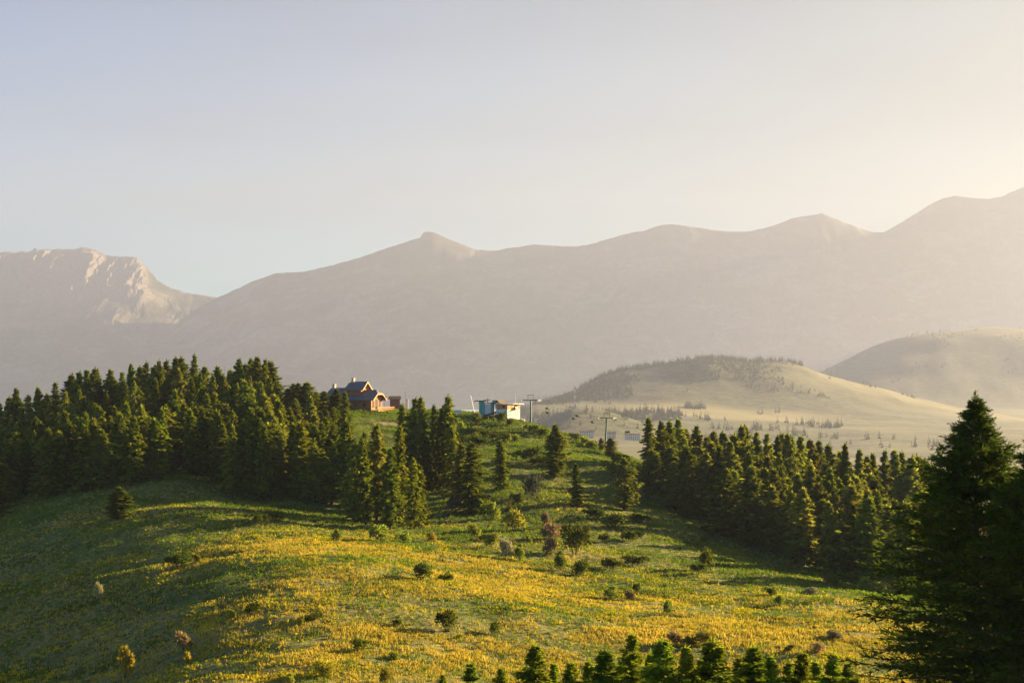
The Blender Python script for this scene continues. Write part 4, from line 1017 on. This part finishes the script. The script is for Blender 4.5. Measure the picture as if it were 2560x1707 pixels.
# chairlift station with drive wheel
lp = at(1203, 1022, 441); lz = float(lp[2])
ls = empty('lift_station', (lp[0], lp[1], lz), R(8)); tag(ls, 'teal and white chairlift top station with dark flat canopy', 'lift station')
MB().prism_x([(0, -2), (1.6, -2), (1.9, 2.3), (-.3, 2.3)], -.5, .95).build('pylon_housing', M['teal'], ls)
MB().box(-1.9, 1.5, -.9, 2.6, 2.32, 2.62).build('canopy', M['darkmetal'], ls)
MB().box(1.1, 3.1, .1, 2.0, -2, 1.55).build('wall', M['render_white'], ls)
MB().box(3.12, 3.75, .2, 1.9, -2, 1.75).build('teal_panel', M['teal'], ls)
MB().box(1.0, 3.9, .0, 2.2, 1.76, 2.0).build('roof', M['darkmetal'], ls)
MB().box(3.6, 5.3, .4, 1.6, 2.2, 2.7).build('drive_cover', M['teal'], ls)
mbb = MB().box(3.8, 4.1, .6, 1.4, -2, 2.19).box(4.9, 5.2, .6, 1.4, -2, 2.19); mbb.build('support_leg', M['darkmetal'], ls)
wh = MB()
for i in range(20):
    a0, a1 = 2 * math.pi * i / 20, 2 * math.pi * (i + 1) / 20
    wh.tube((2.2 + 1.2 * math.cos(a0), 1 + 1.2 * math.sin(a0), 2.75), (2.2 + 1.2 * math.cos(a1), 1 + 1.2 * math.sin(a1), 2.75), .09, .09, 5)
for i in range(5):
    a0 = 2 * math.pi * i / 5; wh.tube((2.2, 1, 2.75), (2.2 + 1.2 * math.cos(a0), 1 + 1.2 * math.sin(a0), 2.75), .05, .05, 4)
wh.tube((2.2, 1, 2.01), (2.2, 1, 3.3), .14, .14, 8)
wh.build('drive_wheel', M['darkmetal'], ls)

# heap of dark planks on a mound
pp = at(1222, 1036, 432); pz = float(gh(pp[0], pp[1]))
o = empty('plank_heap', (pp[0], pp[1], pz), R(-6)); tag(o, 'heap of dark planks slanting on the mound beside the white house', 'planks')
for i in range(12):
    y = -1.4 + .26 * i; x0 = -2.8 + random.uniform(-.5, .5); z0 = .15 + .05 * i
    p_ = MB(); n0 = 0
    p_.v = [(x0, y, z0), (2.4, y, z0 + 1.5), (2.4, y + .22, z0 + 1.5), (x0, y + .22, z0), (x0, y, z0 + .09), (2.4, y, z0 + 1.62), (2.4, y + .22, z0 + 1.62), (x0, y + .22, z0 + .09)]
    p_.f = [(0, 3, 2, 1), (4, 5, 6, 7), (0, 1, 5, 4), (1, 2, 6, 5), (2, 3, 7, 6), (3, 0, 4, 7)]
    p_.build('plank', M['planks'], o)
MB().box(1.6, 1.8, -1.4, 1.7, -.4, 1.25).box(-.4, -.2, -1.4, 1.7, -.4, .7).build('trestle', M['brownwood'], o)

# leaning white pole, wire fence with posts, beige sheet
lp0 = at(1190, 1060, 430); lp1 = at(1176.5, 988, 432)
gz0 = float(gh(lp0[0], lp0[1]))
o = MB().tube((0, 0, gz0 - lp0[2] - .2), tuple(Vector(lp1) - Vector(lp0)), .12, .075, 7).build('leaning_pole', M['whitepaint']); o.location = lp0
tag(o, 'long white pole leaning over the bank beside the lift station', 'pole')
fx = [(1118, 1040), (1132, 1040), (1145, 1039.5), (1158, 1039), (1171, 1038.5), (1184, 1038)]
fp = [at(a, b, 437) for a, b in fx]
fo = empty('wire_fence', tuple(fp[0])); tag(fo, 'low fence of dark posts and pale rails along the plateau edge', 'fence')
for q in fp:
    v_ = Vector(q) - Vector(fp[0]); gz_ = float(gh(q[0], q[1])) - fp[0][2]
    MB().tube((v_.x, v_.y, min(gz_, v_.z) - .2), (v_.x, v_.y, v_.z + .75), .07, .06).build('post', M['brownwood'], fo)
for hgt in (.62, .22):
    ml = MB()
    for a, b in zip(fp[:-1], fp[1:]):
        a = Vector(a) - Vector(fp[0]); b = Vector(b) - Vector(fp[0]); ml.tube((a.x, a.y - .08, a.z + hgt), (b.x, b.y - .08, b.z + hgt), .045, .045, 5)
    ml.build('rail', M['palewood'], fo)
q = at(1144.5, 1032.5, 439); z_ = float(gh(q[0], q[1]))
o = empty('notice_board', tuple(q)); tag(o, 'blank beige board on two posts behind the low fence', 'board')
MB().box(-1.0, 1.0, -.03, .03, -.1, 1.0).build('panel', M['cream'], o)
for x in (-.85, .85): MB().tube((x, .07, z_ - q[2] - .3), (x, .07, .95), .05).build('post', M['brownwood'], o)

# ------------------------------------------------------------------ chairlift pylons, cables and chairs
def pylon(px, parm, pbase, Y, yaw, label, lean=0.0, arm_w=5.3):
    top = at(px, parm, Y); bz = float(gh(top[0], Y)); H = top[2] - bz
    o = empty('lift_pylon', (top[0], Y, bz), yaw); tag(o, label, 'lift pylon', 'chairlift pylons')
    MB().tube((-lean, 0, -.5), (0, 0, H), .30, .24, 10).build('post', M['greenmetal'], o)
    MB().tube((-arm_w / 2, 0, H + .1), (arm_w / 2, 0, H + .1), .14, .14, 6).build('crossarm', M['darkmetal'], o)
    gt = MB()
    for x in (-.95, .95):
        gt.tube((x, 0, H + .2), (x, 0, H + 1.65), .07, .07, 5)
    gt.tube((-1.15, 0, H + 1.65), (1.15, 0, H + 1.65), .07, .07, 5); gt.tube((-.95, 0, H + .9), (.95, 0, H + .9), .035, .035, 5)
    gt.build('gantry', M['darkmetal'], o)
    for s in (-1, 1):
        sh = MB(); sh.tube((s * arm_w / 2, -1.5, H + .02), (s * arm_w / 2, 1.5, H + .02), .10, .10, 5)
        for yy in (-1.2, -.4, .4, 1.2): sh.tube((s * arm_w / 2 - .1, yy, H + .2), (s * arm_w / 2 + .1, yy, H + .2), .22, .22, 10)
        sh.box(s * arm_w / 2 - .75, s * arm_w / 2 - .15, -1.4, 1.4, H - .26, H - .20)
        sh.build('sheave_train', M['darkmetal'], o)
    return o, Vector((top[0], Y, bz + H))
pa, ta = pylon(1327, 1001, 1046, 437, R(-22), 'green chairlift pylon beside the white house, upper of two', 0.0, 5.6)
pb, tb = pylon(1517, 1045, 1136, 447, R(-22), 'green chairlift pylon by the round crowned small tree, lower of two', 0.75, 5.0)
# the line runs on downhill beyond the lower pylon
tc = Vector(at(1640, 1082, 640)); td = Vector(at(1222, 1010, 442))
def arm_pt(t_, s, aw): return t_ + Vector((math.cos(R(-22)) * s * aw / 2, math.sin(R(-22)) * s * aw / 2, .42))
def cable_pt(s, k, u):
    chain = [td + Vector((s * 1.2, 0, .4)), arm_pt(ta, s, 5.6), arm_pt(tb, s, 5.0), arm_pt(tc, s, 5.0)]
    a, b = chain[k], chain[k + 1]; p = a.lerp(b, u); p.z -= 4 * u * (1 - u) * (b - a).length * .012; return p
cables = {}
for s in (-1, 1):
    mbc = MB(); prev = None
    for k in range(3):
        for i in range(13):
            p = cable_pt(s, k, i / 12)
            if prev is not None and (p - prev).length > 1e-3: mbc.tube(prev, p, .022, .022, 4)
            prev = p
    cb = mbc.build('lift_cable', M['cable']); tag(cb, ('haul cable of the chairlift on the side facing the meadow', 'return cable of the chairlift on the side facing the valley')[s > 0], 'cable', 'chairlift cables')
def lift_chair(s, k, u, label):
    p = cable_pt(s, k, u); d = (cable_pt(s, k, min(1, u + .02)) - cable_pt(s, k, max(0, u - .02)))
    o = empty('lift_chair', tuple(p), math.atan2(d.y, d.x)); tag(o, label, 'chair', 'chairs hanging on the lift')
    MB().tube((0, 0, .03), (0, .12, -1.1), .03, .03, 5).tube((0, .12, -1.1), (-.42, .12, -2.2), .03, .03, 5).build('hanger', M['darkmetal'], o)
    MB().box(-.5, .15, -.78, 1.02, -2.35, -2.24).build('seat', M['darkmetal'], o)
    n = MB(); n.v = [(-.55, -.78, -2.23), (-.47, -.78, -2.23), (-.47, 1.02, -2.23), (-.55, 1.02, -2.23), (-.75, -.78, -1.7), (-.67, -.78, -1.7), (-.67, 1.02, -1.7), (-.75, 1.02, -1.7)]
    n.f = [(0, 3, 2, 1), (4, 5, 6, 7), (0, 1, 5, 4), (1, 2, 6, 5), (2, 3, 7, 6), (3, 0, 4, 7)]; n.build('backrest', M['darkmetal'], o)
    return o
for s, k, u, l in ((1, 1, .12, 'dark lift chair just past the upper pylon, on the valley side'), (1, 1, .52, 'dark lift chair midway between the pylons, on the valley side'), (-1, 1, .34, 'dark lift chair nearer the upper pylon, on the meadow side'),
                   (-1, 1, .68, 'dark lift chair nearer the lower pylon, on the meadow side'), (-1, 1, .93, 'dark lift chair just before the lower pylon'), (1, 2, .22, 'dark lift chair just past the lower pylon'),
                   (1, 2, .62, 'dark lift chair lowest on the line, by the ragged conifer'), (1, 0, .55, 'dark lift chair between the white house and the upper pylon')):
    lift_chair(s, k, u, l)

# ------------------------------------------------------------------ striped mast, apartment blocks and barns in the valley
def vplace(px, Y): 
    Y = Y * MS
    p = (px - CX) / F * Y; return p, Y, float(vh(px, Y))
x, y, z = vplace(1437, 1505)
top = at(1437, 966, 1505 * MS)[2]; H = top - z
o = empty('radio_mast', (x, y, z)); tag(o, 'orange and white banded mast on the hazy hump', 'mast')
nb_ = 7; mw = 2.2
for i in range(nb_):
    z0 = 3.0 + (H - 3.0) * i / nb_; z1 = 3.0 + (H - 3.0) * (i + 1) / nb_
    MB().box(-mw, mw, -mw, mw, z0, z1 - .02).build('band', (M['mast_orange'], M['cream'])[i % 2], o)
MB().box(-mw - .4, mw + .4, -mw - .4, mw + .4, -1, 2.98).build('base', M['cream'], o)
x, y, z = vplace(1433, 1490)
o = empty('mast_hut', (x, y, z), R(15)); o.scale = (1.6, 1.6, 1.6); tag(o, 'low white hut with reddish roof at the foot of the banded mast', 'hut')
MB().box(-5, 4.5, -2.5, 2.5, -2, 3.2).build('wall', M['render_white'], o)
MB().slab([(-5.6, -3.2, 3.1), (5.1, -3.2, 3.1), (5.1, 0, 4.8), (-5.6, 0, 4.8), (5.1, 3.2, 3.1), (-5.6, 3.2, 3.1)], [(0, 1, 2, 3), (3, 2, 4, 5)], .25).build('roof', M['redwood'], o)
for xx in (-3.4, -1.0, 1.4):
    f = opening('window', o, xx, xx + 1.1, .9, 2.2, -2.5, M['brownwood'], M['glass'])
def block(px, Y, Wm, floors, cols_, yaw, label, gable=True):
    x, y, z = vplace(px, Y); floors = 4; cols_ += 2
    o = empty('apartment_block', (x, y, z), yaw); tag(o, label, 'apartment block', 'resort apartment blocks in the valley')
    Hh = floors * 3.4
    MB().box(-Wm / 2, Wm / 2, -4.5, 4.5, -3, Hh).build('wall', M['render_white'], o)
    MB().slab([(-Wm / 2 - .7, -5.3, Hh - .1), (Wm / 2 + .7, -5.3, Hh - .1), (Wm / 2 + .7, 0, Hh + 2.6), (-Wm / 2 - .7, 0, Hh + 2.6), (Wm / 2 + .7, 5.3, Hh - .1), (-Wm / 2 - .7, 5.3, Hh - .1)], [(0, 1, 2, 3), (3, 2, 4, 5)], .3).build('roof', M['redwood'], o)
    for f in range(floors):
        for c in range(cols_):
            xx = -Wm / 2 + Wm * (c + .5) / cols_
            opening('window', o, xx - .75, xx + .75, f * 3.4 + .5, f * 3.4 + 2.7, -4.5, M['brownwood'], M['glass'])
        MB().box(-Wm / 2 + .3, Wm / 2 - .3, -5.4, -4.6, f * 3.4 - .02, f * 3.4 + .13).build('balcony', M['palewood'], o)
block(1466, 1290, 32, 4, 6, R(4), 'white apartment block with many windows, farthest from the lower pylon')
block(1528, 1300, 20, 4, 4, R(-3), 'white apartment block partly behind the lower pylon')
block(1580, 1290, 34, 4, 6, R(6), 'white apartment block between the lower pylon and the ragged conifer')
for px, Y, wM, l in ((1612, 2118, 5, 'tiny white barn on the rim of the golden terrace'), (1596, 1905, 14, 'long pale barn below the golden terrace'), (1372, 1720, 9, 'pale barn on the slope uphill of the banded mast')):
    x, y, z = vplace(px, Y); o = empty('barn', (x, y, z), R(random.uniform(-15, 15))); tag(o, l, 'barn')
    o.scale = (1.6, 1.6, 1.6); MB().box(-wM / 2, wM / 2, -2.5, 2.5, -2, 3).build('wall', M['render_white'], o)
    MB().slab([(-wM / 2 - .5, -3.1, 2.9), (wM / 2 + .5, -3.1, 2.9), (wM / 2 + .5, 0, 4.7), (-wM / 2 - .5, 0, 4.7), (wM / 2 + .5, 3.1, 2.9), (-wM / 2 - .5, 3.1, 2.9)], [(0, 1, 2, 3), (3, 2, 4, 5)], .25).build('roof', M['redwood'], o)

# ------------------------------------------------------------------ far woods on the middle hills (one mass)
def far_woods():
    g = np.random.default_rng(12); pts = []
    def add(n, x0, x1, y0, y1, cond=None, h=(9, 16)):
        for _ in range(n):
            px = g.uniform(x0, x1); Y = g.uniform(y0, y1)
            if cond is not None and not cond(px, Y): continue
            pts.append((px, Y * MS, g.uniform(*h) * MS * 0.8))
    def nz(px, Y, s, sc_, th): 
        x = (px - CX) / F * Y; return float(fbm(x / sc_, Y / sc_, 3, s)) > th
    add(1300, 1290, 1900, 2330, 2605, lambda p, Y: nz(p, Y, 90, 80, .47), (7, 14))
    add(160, 1450, 1660, 2570, 2612, None, (9, 15)); add(60, 1770, 1860, 2570, 2610, None, (8, 15)); add(90, 1890, 2010, 2540, 2605, lambda p, Y: nz(p, Y, 90, 60, .45), (8, 15))
    add(800, 1700, 2150, 2250, 2560, lambda p, Y: nz(p, Y, 91, 70, .60), (5, 11))
    add(130, 1990, 2300, 2560, 2610, lambda p, Y: nz(p, Y, 93, 40, .55), (5, 10))
    add(260, 1330, 1580, 2130, 2350, lambda p, Y: nz(p, Y, 94, 60, .47), (10, 18))
    add(130, 1320, 1470, 1600, 1900, None, (9, 18))
    add(420, 1480, 1700, 1780, 1920, lambda p, Y: nz(p, Y, 95, 50, .44), (9, 16)); add(260, 1580, 1950, 2085, 2125, lambda p, Y: nz(p, Y, 96, 40, .62), (8, 15))
    add(420, 1640, 2150, 1690, 1880, lambda p, Y: nz(p, Y, 97, 50, .52), (8, 15)); add(300, 1700, 2400, 1500, 1700, lambda p, Y: nz(p, Y, 98, 60, .58), (7, 14))
    add(60, 1400, 1620, 1320, 1480, lambda p, Y: nz(p, Y, 99, 40, .6), (6, 11))
    add(900, 2000, 2800, 3500, 4200, lambda p, Y: nz(p, Y, 100, 130, .58), (10, 16))
    V = []; Fc = []; A = []
    k = len(pts); P_ = np.array(pts); X = (P_[:, 0] - CX) / F * P_[:, 1]; Z = np.array([vh(a, b) for a, b, _ in pts])
    Vs = []; Fs = []; Av = []; off = 0
    for tier in range(9):
        for j in range(6):
            a = g.uniform(0, 6.28, k); tt = (tier + .4 + g.uniform(-.3, .3, k)) / 9
            H = P_[:, 2]; r = H * 0.20 * (1 - tt) ** .8 + .25
            C = np.stack([X + np.cos(a) * r * .2, P_[:, 1] + np.sin(a) * r * .2, Z + H * (0.06 + .9 * tt)], 1)
            dv = np.stack([np.cos(a), np.sin(a), g.uniform(-.7, .2, k)], 1)
            v, f = kites(C, dv, np.array([0, 0, 1.0]) + g.normal(0, .5, (k, 3)), r * 1.25, r * .9)
            Vs.append(v); Fs.append(f + off); off += len(v); Av.append(np.repeat(g.random(k), 4))
    Cv = np.stack([X, P_[:, 1], Z + P_[:, 2] * .85], 1); v, f = kites(Cv, np.tile([0.0, 0.05, 1.0], (k, 1)), g.normal(0, 1, (k, 3)), P_[:, 2] * .18, P_[:, 2] * .05)
    Vs.append(v); Fs.append(f + off); Av.append(np.repeat(g.random(k), 4))
    o = link('distant_woods', mesh_np('distant_woods', np.concatenate(Vs), np.concatenate(Fs), {'v': np.concatenate(Av)}), M['far_tree']); tag(o, kind='stuff')
far_woods()

# ------------------------------------------------------------------ young pines at the bottom edge
YG = 'young pines at the foot of the view'
for i, (px, py, Y, wM, l) in enumerate([
 (1176,1668,84,2.2,'small young pine tip alone near the others, bottom edge, first counted from the meadow side'),
 (1099,1693,86,1.6,'barely showing young pine tip at the bottom edge, apart from all others'),
 (1339,1620,76,3.0,'full young pine with spreading top, first large one from the meadow side'),
 (1426,1664,74,2.4,'low young pine between two large ones, half below the edge'),
 (1519,1634,73,3.2,'broad bright young pine before the slender tall one'),
 (1588,1596,72,2.2,'slender tall young pine with thin top'),
 (1662,1606,70,3.0,'tall bushy young pine, highest of the bright group'),
 (1705,1626,69,2.4,'young pine leaning close behind the tall bushy one'),
 (1795,1612,70,3.4,'dark spreading young pine in the middle of the row'),
 (1890,1624,71,2.8,'bright young pine beyond the dark spreading one'),
 (1930,1648,69,1.8,'small young pine tucked beside the bright one'),
 (2005,1640,70,2.8,'dark pointed young pine near the huge spruce'),
 (2079,1646,72,2.6,'sunlit young pine closest to the huge spruce'),
 (2120,1668,68,2.2,'low young pine under the huge spruce branches'),
 (1258,1676,79,1.8,'low young pine filling the gap before the full one with spreading top'),
 (1384,1668,78,1.8,'short young pine pressed against the full one with spreading top'),
 (1472,1662,76,2.2,'short young pine behind the broad bright one'),
 (1556,1656,75,2.0,'young pine half hidden between the broad bright and the slender one'),
 (1626,1640,74,2.2,'young pine half hidden between the slender and the tall bushy one'),
 (1748,1656,73,2.2,'low young pine before the dark spreading one'),
 (1842,1652,74,2.4,'young pine half hidden between the dark spreading and the bright one'),
 (1966,1664,72,2.0,'low young pine before the dark pointed one'),
 (2040,1660,74,2.2,'young pine half hidden between the dark pointed and the sunlit one')]):
    py -= 12; p = at(px, py, Y); z = float(gh(p[0], Y)); h = max(2.5, p[2] - z)
    tree('young_pine', 'young', p[0], Y, top_z=p[2], width=wM * 1.75 * max(1, h / 6.5), label=l, group=YG, var=i % 4)

# ------------------------------------------------------------------ the two near spruces
def near_spruce(seed, H, Rad, whorls, nb, twigs, sub):
    g = np.random.default_rng(seed)
    A = []; D = []; L = []; T = []
    for i in range(whorls):
        for k in range(nb):
            tt = 0.03 + 0.955 * np.clip((i + g.uniform(-.5, .5)) / whorls, 0, 1) ** 0.9
            az = 2 * math.pi * (k + g.uniform(-.5, .5)) / nb + i * 2.4
            A.append((0, 0, H * tt)); D.append((math.cos(az), math.sin(az), 0)); L.append(Rad * (1 - tt) ** 1.0 * g.choice([1.0, .92, .8, .62]) * g.uniform(.85, 1.15) * min(1, .45 + 2.0 * (1 - tt)) + .05); T.append(tt)
    A = np.array(A); D = np.array(D); L = np.array(L); T = np.array(T); n = len(A)
    ri = 0.10 + .65 * T ** 1.6 + g.uniform(-.08, .08, n); dr = .62 * (1 - T) ** .6 + .04; up = .32 * (1 - T) + .1
    def pt(s): return A + D * (L * s)[:, None] + np.array([0, 0, 1.0]) * (L * (ri * s - dr * s ** 2 + up * s ** 3.5))[:, None]
    side = np.cross(D, [0, 0, 1.0])
    Vs = []; Fs = []; Av = []; off = 0
    def put(C, dv, nv, ln, wd, val):
        nonlocal off
        v, f = kites(C, dv, nv, ln, wd, .35); Vs.append(v); Fs.append(f + off); off += len(v); Av.append(np.repeat(np.clip(val, 0, 1), 4))
    LT = []; LB = []
    for j in range(twigs):
        s = np.clip(.12 + .88 * (j + g.uniform(-.4, .4, n)) / (twigs - 1), .1, 1.0); sg = (1 if j % 2 else -1)
        P0 = pt(s); tw = (.30 + .42 * L / Rad) * (1.15 - .75 * s) * g.uniform(.75, 1.35, n) * Rad * .30 + .10; tw = np.minimum(tw, .75 * L + .06)
        dv = unit(D * g.uniform(.55, .95, n)[:, None] + side * (sg * g.uniform(.35, .9, n))[:, None] + np.array([0, 0, 1.0]) * g.uniform(-.42, .22, n)[:, None])
        P1 = P0 + dv * tw[:, None]; LT.append(P0); LB.append(P1)
        for q in range(sub):
            r = (q + .5 + g.uniform(-.4, .4, n)) / sub; C = P0 + (P1 - P0) * r[:, None]
            C[:, 2] += .10 * tw * r * r
            for x in range(3):
                nd = unit(dv + g.normal(0, .45, (n, 3)) + np.array([0, 0, .12])); ln = g.uniform(.20, .40, n) * (1.1 - .3 * r) * np.clip(.35 + L / 2.2, 0, 1); put(C, nd, g.normal(0, 1, (n, 3)), ln, ln * g.uniform(.15, .25, n), .5 + g.normal(0, .3, n))
    # shoot along each branch's own axis
    for j in range(16):
        s = g.uniform(.60, 1.06, n); C = pt(s); nd = unit(D + np.array([0, 0, 1.0]) * .25 + g.normal(0, .35, (n, 3))); ln = g.uniform(.22, .42, n) * np.clip(.35 + L / 2.2, 0, 1); put(C, nd, g.normal(0, 1, (n, 3)), ln, ln * .18, .6 + g.normal(0, .2, n))
    k = 90; C = np.c_[g.normal(0, .03, (k, 2)), np.linspace(.93, .997, k) * H]; nd = np.c_[g.normal(0, .7, (k, 2)), np.full(k, .9)]; ln = g.uniform(.12, .26, k); put(C, nd, g.normal(0, 1, (k, 3)), ln, ln * .22, np.full(k, .6))
    crown = mesh_np('crown', np.concatenate(Vs), np.concatenate(Fs), {'v': np.concatenate(Av)})
    tv, tf = trunk_mesh(H, .017 * H, g, sides=12, rings=16)
    segs = [(tv, tf)]; prevp = A
    for a, b in ((0, .35), (.35, .7), (.7, 1.0)):
        rb = .008 * L + .01
        segs.append(limb_prisms(pt(np.full(n, a)), pt(np.full(n, b)), rb * (1.2 - a), rb * (1.25 - b)))
    LT_ = np.concatenate(LT); LB_ = np.concatenate(LB); segs.append(limb_prisms(LT_, LB_, np.full(len(LT_), .012), np.full(len(LT_), .006)))
    V = []; Fq = []; o2 = 0
    for v, f in segs: V.append(v); Fq.append(f + o2); o2 += len(v)
    trunk = mesh_np('trunk', np.concatenate(V), np.concatenate(Fq))
    blank_copy(crown, M['near_spruce']); blank_copy(trunk, M['bark'])
    return crown, trunk
def place_near(px, py, Y, H_, Rad, seed, label, whorls=46, nb=9):
    p = at(px, py, Y); z = float(gh(p[0], Y)); H = p[2] - z
    c, tr = near_spruce(seed, H, Rad, whorls, nb, 12, 5)
    o = empty('spruce', (p[0], Y, z), 0.7); tag(o, label, 'spruce', 'large spruces close by')
    link('crown', c, None, o); link('trunk', tr, None, o)
place_near(2438, 979, 55, 0, 8.0, 5, 'huge dark spruce with wide drooping branches rising from the bottom edge')
place_near(2618, 1000, 52, 0, 6.0, 9, 'dark spruce cut by the picture edge, its branches reaching into the huge one')
#@PART4
